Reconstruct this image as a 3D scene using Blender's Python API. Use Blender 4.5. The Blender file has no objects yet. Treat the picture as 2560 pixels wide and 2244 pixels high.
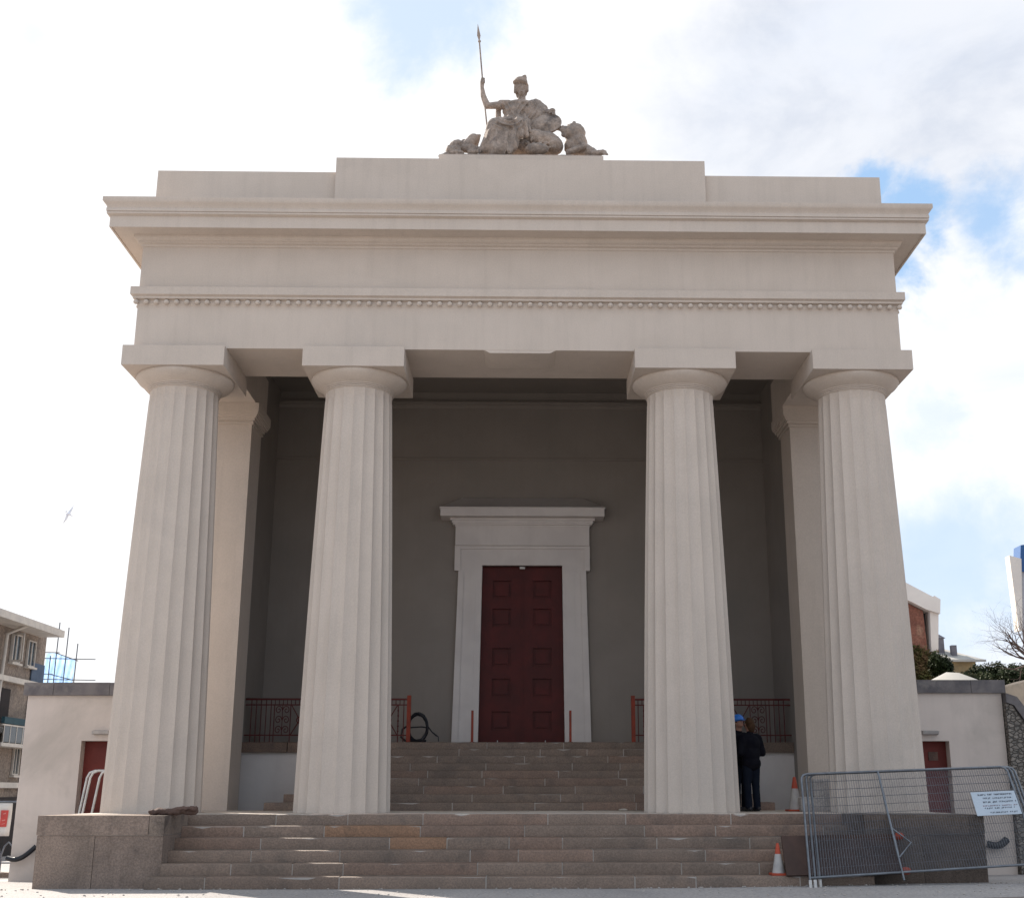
import bpy, bmesh, math, random
from mathutils import Vector, Matrix, Euler
random.seed(7)
S = 0.93                      # modelling units to metres, applied once at the end
C = bpy.context.scene.collection
PI = math.pi
R = math.radians

# ------------------------------------------------------------------ materials
def new_mat(name):
    m = bpy.data.materials.new(name); m.use_nodes = True
    nt = m.node_tree; b = nt.nodes['Principled BSDF']
    return m, nt, b

def N(nt, t, **k):
    n = nt.nodes.new(t)
    for a, v in k.items():
        if a in n.inputs: n.inputs[a].default_value = v
        else: setattr(n, a, v)
    return n

def mix_rgb(nt, fac, a, b, mode='MIX'):
    n = nt.nodes.new('ShaderNodeMix'); n.data_type = 'RGBA'; n.blend_type = mode
    for sock, v in ((0, fac), (6, a), (7, b)):
        if isinstance(v, bpy.types.NodeSocket): nt.links.new(v, n.inputs[sock])
        elif isinstance(v, (int, float)): n.inputs[sock].default_value = v
        else: n.inputs[sock].default_value = (*v, 1)
    return n.outputs[2]

def ramp(nt, src, lo, hi):
    n = nt.nodes.new('ShaderNodeMapRange'); n.inputs[1].default_value = lo; n.inputs[2].default_value = hi
    n.interpolation_type = 'SMOOTHSTEP'
    nt.links.new(src, n.inputs[0]); return n.outputs[0]

def coords(nt, scale=(1, 1, 1)):
    g = nt.nodes.new('ShaderNodeNewGeometry')
    mp = nt.nodes.new('ShaderNodeMapping'); mp.inputs['Scale'].default_value = scale
    nt.links.new(g.outputs['Position'], mp.inputs[0]); return mp.outputs[0]

def noise(nt, co, scale, detail=4, rough=.55, dist=0):
    n = N(nt, 'ShaderNodeTexNoise'); n.inputs['Scale'].default_value = scale
    n.inputs['Detail'].default_value = detail; n.inputs['Roughness'].default_value = rough
    n.inputs['Distortion'].default_value = dist
    nt.links.new(co, n.inputs['Vector']); return n.outputs['Fac']

def bump(nt, b, src, strength, dist):
    n = nt.nodes.new('ShaderNodeBump'); n.inputs['Strength'].default_value = strength; n.inputs['Distance'].default_value = dist
    nt.links.new(src, n.inputs['Height']); nt.links.new(n.outputs[0], b.inputs['Normal']); return n

def surf(name, c1, c2, scale=1.5, rough=.85, bs=30, bstr=.25, bd=.01, streak=0, tint=False, c3=None, s3=.4, fine=None, metal=0):
    m, nt, b = new_mat(name)
    co = coords(nt)
    f = ramp(nt, noise(nt, co, scale, 6, .6, .3), .35, .65)
    col = mix_rgb(nt, f, c1, c2)
    if c3:
        f3 = ramp(nt, noise(nt, co, s3, 7, .65, .6), .5, .72)
        col = mix_rgb(nt, f3, col, c3)
    if streak:
        f2 = ramp(nt, noise(nt, coords(nt, (3.2, 3.2, .22)), 2.0, 5, .6), .45, .8)
        mm = nt.nodes.new('ShaderNodeMath'); mm.operation = 'MULTIPLY'; nt.links.new(f2, mm.inputs[0]); mm.inputs[1].default_value = streak
        col = mix_rgb(nt, mm.outputs[0], col, tuple(x * .55 for x in c1))
    if tint:
        a = nt.nodes.new('ShaderNodeAttribute'); a.attribute_name = 'tint'
        col = mix_rgb(nt, 1.0, col, a.outputs['Color'], 'MULTIPLY')
    if fine:
        f4 = ramp(nt, noise(nt, co, fine[0], 3, .8), .35, .65)
        sc = nt.nodes.new('ShaderNodeMapRange'); nt.links.new(f4, sc.inputs[0]); sc.inputs[3].default_value = 1 - fine[1]; sc.inputs[4].default_value = 1 + fine[1]
        cc = nt.nodes.new('ShaderNodeCombineXYZ')
        for i in range(3): nt.links.new(sc.outputs[0], cc.inputs[i])
        col = mix_rgb(nt, 1.0, col, cc.outputs[0], 'MULTIPLY')
    nt.links.new(col, b.inputs['Base Color'])
    b.inputs['Roughness'].default_value = rough; b.inputs['Metallic'].default_value = metal
    b.inputs['Specular IOR Level'].default_value = SPEC.get(name, .3)
    if bstr: bump(nt, b, noise(nt, co, bs, 6, .7), bstr, bd)
    return m

SPEC = dict(black_cloth=.05, navy_cloth=.05, brown_hair=.15, oxblood_paint=.18, dull_red_paint=.2, dark_foliage=.08, dry_ivy=.05, dark_board=.06, granite=.45, granite_paving=.5, weathered_granite=.3, worn_asphalt=.35)
M = {}
M['stucco'] = surf('cream_render', (.565, .488, .424), (.535, .462, .400), 1.1, .9, 60, .26, .008, streak=.17, c3=(.512, .446, .39), s3=.5, fine=(45, .05))
M['surround'] = surf('pale_render', (.72, .67, .64), (.66, .61, .585), 1.2, .85, 60, .15, .006, streak=.08)
M['wallgrey'] = surf('grey_green_render', (.285, .252, .225), (.262, .232, .207), .8, .92, 50, .25, .01, streak=.10, c3=(.25, .228, .205), s3=.4)
M['annexr'] = surf('annex_render', (.615, .54, .49), (.565, .495, .45), .7, .9, 55, .2, .008, streak=.14, c3=(.44, .39, .35), s3=.35)
M['granite'] = surf('granite', (.200, .143, .110), (.168, .122, .094), 2.2, .6, 45, .5, .02, tint=True, c3=(.125, .095, .076), s3=1.3, fine=(38, .22))
M['granite_top'] = surf('granite_paving', (.50, .435, .37), (.43, .37, .315), 1.5, .55, 40, .3, .01, tint=True, fine=(40, .2))
M['mortar'] = surf('mortar', (.42, .38, .35), (.36, .33, .30), 5, .95, 60, .3, .01)
M['pedestal'] = surf('weathered_granite', (.275, .215, .178), (.20, .158, .132), 1.1, .88, 40, .55, .02, tint=True, c3=(.075, .062, .058), s3=.9, streak=.6, fine=(36, .20))
M['ground'] = surf('worn_asphalt', (.36, .335, .32), (.30, .28, .27), .35, .9, 30, .5, .02, c3=(.25, .235, .23), s3=.15, fine=(22, .22))
M['road'] = surf('brown_road', (.20, .165, .15), (.165, .14, .13), .6, .9, 40, .4, .01, fine=(30, .2))
M['coping'] = surf('slate_coping', (.17, .155, .155), (.11, .102, .108), 3, .8, 30, .5, .015, c3=(.22, .20, .19), s3=2.0)
M['statue'] = surf('carved_stone', (.38, .305, .255), (.25, .205, .175), 3.2, .9, 28, .5, .015, c3=(.15, .13, .12), s3=2.2, streak=.35, fine=(20, .18))
M['door'] = surf('oxblood_paint', (.100, .015, .013), (.075, .013, .0115), 2, .45, 40, .06, .004)
M['door2'] = surf('dull_red_paint', (.14, .028, .022), (.11, .024, .02), 2, .6, 40, .1, .004)
M['rail'] = surf('red_iron', (.105, .014, .012), (.085, .012, .011), 6, .5, 60, .1, .003)
M['post'] = surf('rust_red_post', (.26, .035, .014), (.19, .03, .014), 6, .5, 60, .1, .003)
M['steel'] = surf('galvanised_steel', (.20, .215, .235), (.15, .16, .175), 8, .5, 60, .1, .002, metal=.6)
M['steel_dark'] = surf('dull_steel', (.17, .18, .20), (.13, .14, .16), 8, .5, 60, .1, .002, metal=.5)
M['white_metal'] = surf('white_painted_metal', (.62, .60, .58), (.5, .49, .47), 6, .4, 60, .05, .002)
M['rubber'] = surf('black_rubber', (.012, .013, .018), (.02, .02, .024), 6, .35, 60, .1, .002)
M['orange'] = surf('orange_plastic', (.42, .065, .03), (.34, .055, .028), 6, .5, 60, .05, .002)
M['white_pl'] = surf('white_plastic', (.42, .40, .38), (.34, .32, .31), 6, .5, 60, .05, .002)
M['sign'] = surf('sign_white', (.46, .52, .58), (.42, .48, .54), 3, .5, 60, .02, .002)
M['ink'] = surf('sign_ink', (.03, .035, .06), (.04, .04, .06), 3, .6, 60, 0)
M['ink_red'] = surf('sign_red_ink', (.16, .03, .05), (.13, .03, .05), 3, .6, 60, 0)
M['banner'] = surf('banner_white', (.62, .60, .58), (.55, .54, .52), 2, .7, 20, .2, .01)
M['banner_red'] = surf('banner_red', (.50, .07, .06), (.42, .06, .055), 4, .7, 20, .1, .01)
M['banner_pale'] = surf('banner_pale_marks', (.60, .30, .28), (.55, .27, .25), 4, .7, 20, 0)
M['black_cloth'] = surf('black_cloth', (.006, .006, .010), (.010, .010, .014), 6, .85, 40, .3, .01)
M['navy_cloth'] = surf('navy_cloth', (.008, .011, .020), (.012, .015, .024), 6, .85, 40, .3, .01)
M['skin'] = surf('skin', (.33, .18, .135), (.30, .16, .12), 6, .6, 40, .05, .002)
M['hair'] = surf('brown_hair', (.06, .028, .012), (.035, .018, .01), 20, .6, 60, .6, .01)
M['blue'] = surf('blue_plastic', (.03, .17, .55), (.03, .14, .48), 6, .4, 60, .02, .002)
M['brick'] = surf('red_brick', (.23, .095, .065), (.17, .07, .05), 1.6, .9, 12, .5, .03, c3=(.28, .16, .11), s3=1.0, fine=(9, .25))
M['white_wall'] = surf('white_cladding', (.72, .66, .60), (.66, .60, .55), .8, .7, 20, .05, .01)
M['grey_wall'] = surf('grey_cladding', (.42, .42, .44), (.34, .34, .36), .8, .7, 20, .05, .01)
M['pebble'] = surf('pebbledash', (.27, .215, .175), (.19, .155, .13), .55, .95, 9, .7, .05, c3=(.12, .10, .09), s3=.35, streak=.4, fine=(7, .25))
M['pale_trim'] = surf('pale_trim', (.55, .50, .44), (.46, .42, .38), 2, .8, 10, .2, .01)
M['roof'] = surf('grey_roofing', (.16, .15, .165), (.12, .115, .13), 2, .8, 10, .2, .01)
M['slate_pale'] = surf('pale_roof', (.40, .385, .35), (.34, .33, .31), 1, .8, 10, .2, .01)
M['yellow_wall'] = surf('ochre_wall', (.33, .24, .12), (.22, .17, .10), 1.2, .9, 10, .3, .01)
M['glass'] = surf('window_glass', (.05, .065, .075), (.035, .045, .055), 2, .12, 10, 0)
M['dark_void'] = surf('dark_recess', (.03, .022, .022), (.02, .018, .018), 2, .9, 10, 0)
M['netting'] = surf('blue_netting', (.62, .76, .94), (.56, .71, .90), 1.2, .8, 4, .4, .05)
def translucent(m, amt):
    nt = m.node_tree; b = nt.nodes['Principled BSDF']; o = nt.nodes['Material Output']
    t = nt.nodes.new('ShaderNodeBsdfTranslucent'); mx = nt.nodes.new('ShaderNodeMixShader'); mx.inputs[0].default_value = amt
    nt.links.new(b.inputs['Base Color'].links[0].from_socket, t.inputs[0]); nt.links.new(b.outputs[0], mx.inputs[1]); nt.links.new(t.outputs[0], mx.inputs[2]); nt.links.new(mx.outputs[0], o.inputs[0])
translucent(M['netting'], .85)
M['pale_stone'] = surf('pale_stone_block', (.50, .46, .43), (.40, .37, .35), 3, .85, 30, .5, .02, c3=(.20, .185, .18), s3=2, fine=(30, .2))
M['teal'] = surf('teal_box', (.02, .06, .075), (.015, .045, .06), 2, .7, 10, 0)
M['leaf'] = surf('dark_foliage', (.036, .048, .018), (.018, .027, .011), 1.3, .6, 20, 0, c3=(.10, .085, .03), s3=1.1)
M['bark'] = surf('bark', (.14, .095, .075), (.09, .062, .05), 6, .9, 20, .5, .02)
M['ivy'] = surf('dry_ivy', (.16, .10, .055), (.07, .075, .025), 2, .8, 20, 0)
M['plywood'] = surf('dark_board', (.085, .055, .046), (.058, .041, .036), 1.5, .7, 20, .2, .01, c3=(.09, .06, .05), s3=1.5)
M['sacking'] = surf('brown_sacking', (.125, .078, .062), (.09, .058, .048), 6, .9, 30, .5, .02)
M['feather'] = surf('grey_feather', (.85, .86, .90), (.78, .79, .84), 6, .8, 20, 0)
M['sand_slope'] = surf('pale_stone_slope', (.55, .44, .33), (.42, .34, .26), 2.5, .9, 12, .4, .03)
M['paper'] = surf('pale_paper', (.6, .56, .5), (.5, .46, .4), 6, .9, 20, 0)

def rubble_mat():
    m, nt, b = new_mat('rubble_masonry')
    co = coords(nt, (1, 1, 1.5))
    v = nt.nodes.new('ShaderNodeTexVoronoi'); v.feature = 'F1'; v.inputs['Scale'].default_value = 9.5; nt.links.new(co, v.inputs['Vector'])
    e = nt.nodes.new('ShaderNodeTexVoronoi'); e.feature = 'DISTANCE_TO_EDGE'; e.inputs['Scale'].default_value = 9.5; nt.links.new(co, e.inputs['Vector'])
    sep = nt.nodes.new('ShaderNodeSeparateColor'); nt.links.new(v.outputs['Color'], sep.inputs[0])
    col = mix_rgb(nt, sep.outputs[0], (.16, .145, .13), (.27, .24, .21))
    col = mix_rgb(nt, ramp(nt, e.outputs['Distance'], .0, .09), (.07, .062, .055), col)
    nt.links.new(col, b.inputs['Base Color']); b.inputs['Roughness'].default_value = .95
    bump(nt, b, ramp(nt, e.outputs['Distance'], 0, .15), .8, .05)
    return m
M['rubble'] = rubble_mat()

# ------------------------------------------------------------------ mesh building
ORG = {}
class MB:
    def __init__(s): s.v = []; s.f = []; s.t = []; s.sm = []; s.tint = (1, 1, 1); s.smooth = False
    def add(s, vs, fs, smooth=None):
        n = len(s.v); s.v += [tuple(v) for v in vs]; s.f += [tuple(i + n for i in f) for f in fs]
        s.t += [s.tint] * len(fs); s.sm += [s.smooth if smooth is None else smooth] * len(fs); return s
    def box(s, x0, x1, y0, y1, z0, z1):
        if x0 > x1: x0, x1 = x1, x0
        vs = [(x, y, z) for z in (z0, z1) for y in (y0, y1) for x in (x0, x1)]
        return s.add(vs, [(0, 2, 3, 1), (4, 5, 7, 6), (0, 1, 5, 4), (2, 6, 7, 3), (0, 4, 6, 2), (1, 3, 7, 5)])
    def obox(s, c, ax, ay, az, hx, hy, hz):
        c = Vector(c); ax, ay, az = (Vector(a).normalized() for a in (ax, ay, az))
        vs = [c + ax * hx * i + ay * hy * j + az * hz * k for k in (-1, 1) for j in (-1, 1) for i in (-1, 1)]
        return s.add(vs, [(0, 2, 3, 1), (4, 5, 7, 6), (0, 1, 5, 4), (2, 6, 7, 3), (0, 4, 6, 2), (1, 3, 7, 5)])
    def tube(s, pts, r, n=8, cap=True, smooth=True):
        pts = [Vector(p) for p in pts]; rs = r if isinstance(r, (list, tuple)) else [r] * len(pts)
        rings = []; prev = None
        for i, p in enumerate(pts):
            d = (pts[min(i + 1, len(pts) - 1)] - pts[max(i - 1, 0)])
            if d.length < 1e-9: d = Vector((0, 0, 1))
            d.normalize()
            if prev is None:
                a = Vector((0, 0, 1)) if abs(d.z) < .9 else Vector((1, 0, 0)); u = d.cross(a).normalized()
            else:
                u = prev - d * prev.dot(d)
                u = u.normalized() if u.length > 1e-6 else d.orthogonal().normalized()
            prev = u; w = d.cross(u)
            rings.append([p + (u * math.cos(2 * PI * k / n) + w * math.sin(2 * PI * k / n)) * rs[i] for k in range(n)])
        vs = [v for r_ in rings for v in r_]; fs = []
        for i in range(len(pts) - 1):
            for k in range(n):
                a = i * n + k; b = i * n + (k + 1) % n
                fs.append((a, b, b + n, a + n))
        s.add(vs, fs, smooth)
        if cap:
            m = len(s.v) - len(vs)
            s.f.append(tuple(m + k for k in reversed(range(n)))); s.f.append(tuple(m + (len(pts) - 1) * n + k for k in range(n)))
            s.t += [s.tint] * 2; s.sm += [False] * 2
        return s
    def lathe(s, c, prof, n=48, smooth=True, cap=True):
        vs = []; fs = []
        for r, z in prof:
            for k in range(n):
                a = 2 * PI * k / n; vs.append((c[0] + r * math.cos(a), c[1] + r * math.sin(a), c[2] + z))
        for i in range(len(prof) - 1):
            for k in range(n):
                a = i * n + k; b = i * n + (k + 1) % n; fs.append((a, b, b + n, a + n))
        if cap: fs.append(tuple(reversed(range(n)))); fs.append(tuple((len(prof) - 1) * n + k for k in range(n)))
        s.add(vs, fs, smooth)
        if cap: s.sm[-1] = s.sm[-2] = False
        return s
    def prism(s, poly, axis, a0, a1):
        # poly in the two other axes; axis 'y': (x,z); 'x': (y,z); 'z': (x,y)
        def P3(p, a): return {'y': (p[0], a, p[1]), 'x': (a, p[0], p[1]), 'z': (p[0], p[1], a)}[axis]
        n = len(poly); vs = [P3(p, a0) for p in poly] + [P3(p, a1) for p in poly]
        return s.add(vs, [tuple(range(n)), tuple(reversed(range(n, 2 * n)))] + [(i, (i + 1) % n, n + (i + 1) % n, n + i) for i in range(n)])
    def ell(s, c, r, rot=(0, 0, 0), nu=20, nv=12):
        m = Euler(rot).to_matrix(); vs = []; fs = []
        for j in range(1, nv):
            ph = PI * j / nv
            for i in range(nu):
                th = 2 * PI * i / nu
                p = m @ Vector((r[0] * math.sin(ph) * math.cos(th), r[1] * math.sin(ph) * math.sin(th), r[2] * math.cos(ph)))
                vs.append(Vector(c) + p)
        top = len(vs); vs.append(Vector(c) + m @ Vector((0, 0, r[2]))); bot = len(vs); vs.append(Vector(c) - m @ Vector((0, 0, r[2])))
        for j in range(nv - 2):
            for i in range(nu):
                a = j * nu + i; b = j * nu + (i + 1) % nu; fs.append((a, a + nu, b + nu, b))
        for i in range(nu):
            fs.append((top, i, (i + 1) % nu)); q = (nv - 2) * nu; fs.append((bot, q + (i + 1) % nu, q + i))
        return s.add(vs, fs, True)
    def cap(s, a, b, r0, r1, n=14):
        # closed capsule with rounded ends
        a = Vector(a); b = Vector(b); d = (b - a); L = d.length; d.normalize()
        pts = []; rs = []
        for k in range(5):
            t = PI / 2 * (1 - k / 4); pts.append(a - d * r0 * math.sin(t)); rs.append(max(r0 * math.cos(t), 1e-4))
        for k in range(5):
            t = PI / 2 * k / 4; pts.append(b + d * r1 * math.sin(t)); rs.append(max(r1 * math.cos(t), 1e-4))
        return s.tube(pts, rs, n, True, True)
    def build(s, name, mat, parent=None, loc=None, fix=True):
        me = bpy.data.meshes.new(name)
        if loc is None: loc = ORG[parent.name] if parent else (0, 0, 0)
        o3 = ORG[parent.name] if parent else None
        L = Vector(loc)
        me.from_pydata([tuple(Vector(v) - L) for v in s.v], [], s.f)
        if fix:
            bm = bmesh.new(); bm.from_mesh(me); bmesh.ops.recalc_face_normals(bm, faces=bm.faces); bm.to_mesh(me); bm.free()
        me.polygons.foreach_set('use_smooth', s.sm)
        if any(t != (1, 1, 1) for t in s.t):
            ca = me.color_attributes.new('tint', 'FLOAT_COLOR', 'CORNER')
            for p in me.polygons:
                for li in p.loop_indices: ca.data[li].color = (*s.t[p.index], 1)
        elif mat in (M['granite'], M['granite_top'], M['pedestal']):
            ca = me.color_attributes.new('tint', 'FLOAT_COLOR', 'CORNER')
            for d in ca.data: d.color = (1, 1, 1, 1)
        me.materials.append(mat)
        try: me.set_sharp_from_angle(angle=R(50))
        except Exception: pass
        me.update()
        o = bpy.data.objects.new(name, me); C.objects.link(o)
        if parent: o.parent = parent; o.location = L - Vector(o3)
        else: o.location = L
        ORG[o.name] = tuple(L)
        return o

def sculpt(name, mb, mat, parent=None, voxel=.02, disp=0, dsize=.3, smooth=4, loc=None):
    """weld the pieces of a figure into one continuous carved surface"""
    o = mb.build(name, mat, parent, loc)
    r = o.modifiers.new('r', 'REMESH'); r.mode = 'VOXEL'; r.voxel_size = voxel; r.use_smooth_shade = True
    if smooth:
        sm = o.modifiers.new('s', 'SMOOTH'); sm.iterations = smooth; sm.factor = .5
    if disp:
        t = bpy.data.textures.new(name, 'CLOUDS'); t.noise_scale = dsize; t.noise_depth = 3
        d = o.modifiers.new('d', 'DISPLACE'); d.texture = t; d.strength = disp; d.mid_level = .5
    dg = bpy.context.evaluated_depsgraph_get()
    me = bpy.data.meshes.new_from_object(o.evaluated_get(dg), preserve_all_data_layers=True, depsgraph=dg)
    o.modifiers.clear(); old = o.data; o.data = me; bpy.data.meshes.remove(old)
    me.name = name
    me.polygons.foreach_set('use_smooth', [True] * len(me.polygons))
    if not me.materials: me.materials.append(mat)
    return o

def tag(o, label=None, cat=None, group=None, kind=None):
    if label: o['label'] = label
    if cat: o['category'] = cat
    if group: o['group'] = group
    if kind: o['kind'] = kind
    return o

def empty(name, loc, label, cat, group=None, parent=None):
    o = bpy.data.objects.new(name, None); C.objects.link(o); o.location = loc; o.empty_display_size = .2
    ORG[o.name] = tuple(loc)
    if parent: o.parent = parent; o.location = Vector(loc) - Vector(ORG[parent.name])
    return tag(o, label, cat, group)

def copy_tree(o, parent=None):
    c = o.copy(); C.objects.link(c)
    if parent: c.parent = parent
    for ch in list(o.children): copy_tree(ch, c)
    return c

def rt():
    k = random.random(); v = random.uniform(.88, 1.12)
    if k < .22: return (v * 1.06, v * .97, v * .93)
    if k < .30: return (v * .86, v * .84, v * .82)
    return (v * 1.0, v * 1.0, v * .99)

def course(mb, x0, x1, y0, y1, z0, z1, lo=.9, hi=2.3, gap=.020, jitter=.005, rust=None):
    x = x0
    while x < x1 - .01:
        w = random.uniform(lo, hi); e = min(x + w, x1)
        if x1 - e < lo * .5: e = x1
        mb.tint = rt() if rust is None or not (x <= rust < e) else (1.25, .98, .74); j = random.uniform(-jitter, jitter)
        a, b = x + (gap / 2 if x > x0 else 0), e - (gap / 2 if e < x1 else 0)
        c = .016
        jz = random.uniform(-.004, .002)
        # worn nosing: front top edge is chamfered
        f0 = y0 + j
        ns = max(2, int((b - a) / .16)); vs = []; ph = random.uniform(0, 9)
        for i in range(ns + 1):
            xx = a + (b - a) * i / ns; wv = .5 * math.sin(xx * 1.7 + ph) + random.uniform(-.6, .6)
            ch = c * (1 + (random.random() < .06) * random.uniform(.5, 1.6)); fy = f0 + .0028 * wv; zt_ = z1 + jz - .0035 * abs(wv)
            vs += [(xx, fy, z0), (xx, y1, z0), (xx, y1, z1 + jz), (xx, fy + ch * 1.5, zt_), (xx, fy + ch * .4, zt_ - ch * .5), (xx, fy, zt_ - ch * 1.4)]
        fs = [(i * 6 + k, i * 6 + (k + 1) % 6, (i + 1) * 6 + (k + 1) % 6, (i + 1) * 6 + k) for i in range(ns) for k in range(6)]
        fs += [tuple(range(6)), tuple(ns * 6 + k for k in reversed(range(6)))]
        mb.add(vs, fs)
        x = e
    mb.tint = (1, 1, 1)

# ------------------------------------------------------------------ terrain
def smooth01(t): t = max(0, min(1, t)); return t * t * (3 - 2 * t)
def G(x, y):
    z = -1.124 - .05 * max(0, min(y + 1.9, 12)) + .012 * max(0, x - 2)
    t = smooth01((y - 9.5) / 9) * smooth01((x - 9) / 4)
    z += t * (5.2 + .045 * max(0, min(y, 90) - 20))
    u = smooth01((-x - 14) / 10) * smooth01((y - 12) / 20); z -= u * 1.6
    return z
def sheet(name, x0, x1, y0, y1, nx, ny, mat, dz=0):
    mb = MB(); mb.smooth = True
    vs = [(x0 + (x1 - x0) * i / nx, y0 + (y1 - y0) * j / ny) for j in range(ny + 1) for i in range(nx + 1)]
    mb.add([(x, y, G(x, y) + dz) for x, y in vs], [(j * (nx + 1) + i, j * (nx + 1) + i + 1, (j + 1) * (nx + 1) + i + 1, (j + 1) * (nx + 1) + i) for j in range(ny) for i in range(nx)])
    return mb.build(name, mat)
def ground():
    mb = MB(); mb.smooth = True
    xs = [-2000, -600, -200, -90] + [-60 + i * 1.5 for i in range(81)] + [90, 200, 600, 2000]
    ys = [-2000, -600, -150, -60] + [-40 + i * 1.5 for i in range(91)] + [140, 300, 800, 2500]
    nx = len(xs); vs = [(x, y, G(x, y)) for y in ys for x in xs]
    mb.add(vs, [(j * nx + i, j * nx + i + 1, (j + 1) * nx + i + 1, (j + 1) * nx + i) for j in range(len(ys) - 1) for i in range(nx - 1)])
    tag(mb.build('ground', M['ground']), kind='structure')
ground()
# brownish carriageway that enters at the lower right
mb = MB(); mb.add([(x, y, G(x, y) + .006) for x, y in ((3.0, -5.6), (9, -4.5), (40, -3.6), (40, -14), (3.0, -14))], [(0, 1, 2, 3, 4)])
tag(mb.build('road', M['road']), kind='structure')

# ------------------------------------------------------------------ the portico
X1, X2, AB = 6.821, 3.284, 1.0      # column axes, half abacus
O = .165; HC = 8.476; ZA = 8.886; ZT0 = 9.786; ZT1 = 10.143; ZF = 11.059; ZC = 11.262; ZK = 11.84
E = X1 + AB - O; YC = AB - O; YB = 8.2; HZ = 9.9; CX = .055
B = empty('temple_portico', (0, 0, 0), 'cream rendered temple portico with four fluted columns, parapet and granite steps', 'building')

# columns
def make_column(x):
    c = empty('column', (x, YC, 0), None, None, parent=B)
    mb = MB(); NF = 20; SEG = 8; rows = [0, .02, 1.5, 3, 4.5, 6, 7.2, 7.98, 8.0, 8.10, 8.17]
    vs = []; n = NF * SEG
    for z in rows:
        t = z / 8.17; r = .903 + (.673 - .903) * t + .018 * math.sin(PI * t)
        dep = .052 * (r / .9)
        if z >= 8.17: dep = 0
        if z == 8.0: r -= .006
        if z == 8.10: dep *= .75
        for k in range(n):
            u = (k % SEG) / SEG; a = -PI / 2 + 2 * PI * k / n
            rr = r - dep * (math.sin(PI * u) ** .8 if u > 0 else 0)
            vs.append((x + rr * math.cos(a), YC + rr * math.sin(a), z))
    fs = []
    for j in range(len(rows) - 1):
        for k in range(n):
            a = j * n + k; b = j * n + (k + 1) % n; fs.append((a, b, b + n, a + n))
    mb.add(vs, fs, True); sh = mb.build('shaft', M['stucco'], c)
    me = sh.data
    sh.data.set_sharp_from_angle(angle=R(22))
    mb = MB(); mb.lathe((x, YC, 0), [(.675, 8.165), (.70, 8.175), (.70, 8.19), (.685, 8.197), (.712, 8.207), (.712, 8.222), (.70, 8.229), (.728, 8.24), (.728, 8.256), (.745, 8.262), (.84, 8.315), (.915, 8.37), (.958, 8.42), (.968, 8.45), (.955, 8.475)], 72)
    mb.build('echinus', M['stucco'], c)
    mb = MB(); mb.box(x - AB, x + AB, -O, 2 * AB - O, HC, ZA - .002)
    o = mb.build('abacus', M['stucco'], c)
    return c
for x in (-X1, -X2, X2, X1): make_column(x)

# entablature: architrave ring (front and two side beams)
def ring(name, prof, yb, mat=M['stucco'], base_in=None):
    """profile of (projection, z) swept with mitred corners round left side, front and right side"""
    mb = MB(); path = []
    for p, z in prof:
        path.append([(-E - p, yb, z), (-E - p, -p, z), (E + p, -p, z), (E + p, yb, z)])
    n = len(prof); vs = [v for r_ in path for v in r_]; fs = []
    for i in range(n):
        j = (i + 1) % n
        for k in range(3): fs.append((i * 4 + k, i * 4 + k + 1, j * 4 + k + 1, j * 4 + k))
    fs.append(tuple(i * 4 for i in range(n))); fs.append(tuple(i * 4 + 3 for i in reversed(range(n))))
    mb.add(vs, fs)
    return mb.build(name, mat, B)
D = 2 * AB - 2 * O
ring('architrave', [(0, ZA), (0, ZT0), (-D, ZT0), (-D, ZA)], 4.615)
ring('taenia', [(.0, ZT0), (.012, ZT0 + .02), (.015, ZT0 + .105), (.085, ZT0 + .125), (.085, ZT0 + .165), (.13, ZT0 + .195), (.13, ZT1), (-.3, ZT1), (-.3, ZT0)], 17)
# row of beads under the taenia
mb = MB(); nb = 77
for i in range(nb):
    x = -E - .02 + (2 * E + .04) * i / (nb - 1)
    mb.ell((x, -.062, ZT0 + .052), (.054, .05, .05), nu=10, nv=7)
for sx in (-1, 1):
    for i in range(1, 40): mb.ell((sx * (E + .052), i * .2, ZT0 + .055), (.045, .048, .045), nu=8, nv=6)
mb.build('bead_moulding', M['stucco'], B)
ring('frieze', [(0, ZT1), (0, ZF), (-.9, ZF), (-.9, ZT1)], 17)
ring('cornice', [(.0, ZF), (.02, ZF + .0), (.03, ZF + .04), (.075, ZF + .06), (.075, ZF + .10), (.13, ZF + .125), (.15, ZF + .17), (.15, ZC), (.49, ZC), (.49, ZC - .02), (.527, ZC - .02),
     (.527, ZC + .215), (.56, ZC + .235), (.585, ZC + .25), (.585, ZC + .285), (.575, ZC + .29), (.595, ZC + .30), (.595, ZC + .36), (.585, ZC + .375),
     (.60, ZC + .42), (.635, ZC + .46), (.661, ZC + .49), (.661, ZK), (-.5, ZK), (-.5, ZF)], 17)
mb = MB(); mb.box(-E + .4, E - .4, .4, 17, ZK - .1, ZK - .02); mb.build('roof', M['roof'], B)
for sx in (-1, 1):
    mb = MB(); mb.prism([(sx * 3.80, .24), (sx * 7.573, .24), (sx * 7.573, 14), (sx * 7.0, 14), (sx * 7.0, .85), (sx * 3.80, .85)], 'z', ZK - .02, 12.908); mb.build('side_parapet', M['stucco'], B)
mb = MB(); mb.box(-3.856, 3.856, .117, 2.2, ZK - .02, 13.181)
mb.build('centre_parapet', M['stucco'], B)
mb = MB(); mb.box(-1.74, 1.745, .33, 1.95, 13.181, 13.40); mb.build('statue_plinth', M['stucco'], B)
# lowered patch in the soffit over the middle bay
mb = MB(); mb.prism([(-.72, ZA + .003), (-.60, ZA - .062), (.60, ZA - .062), (.72, ZA + .003)], 'y', .004, .9)
mb.build('soffit_patch', M['stucco'], B)

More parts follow.
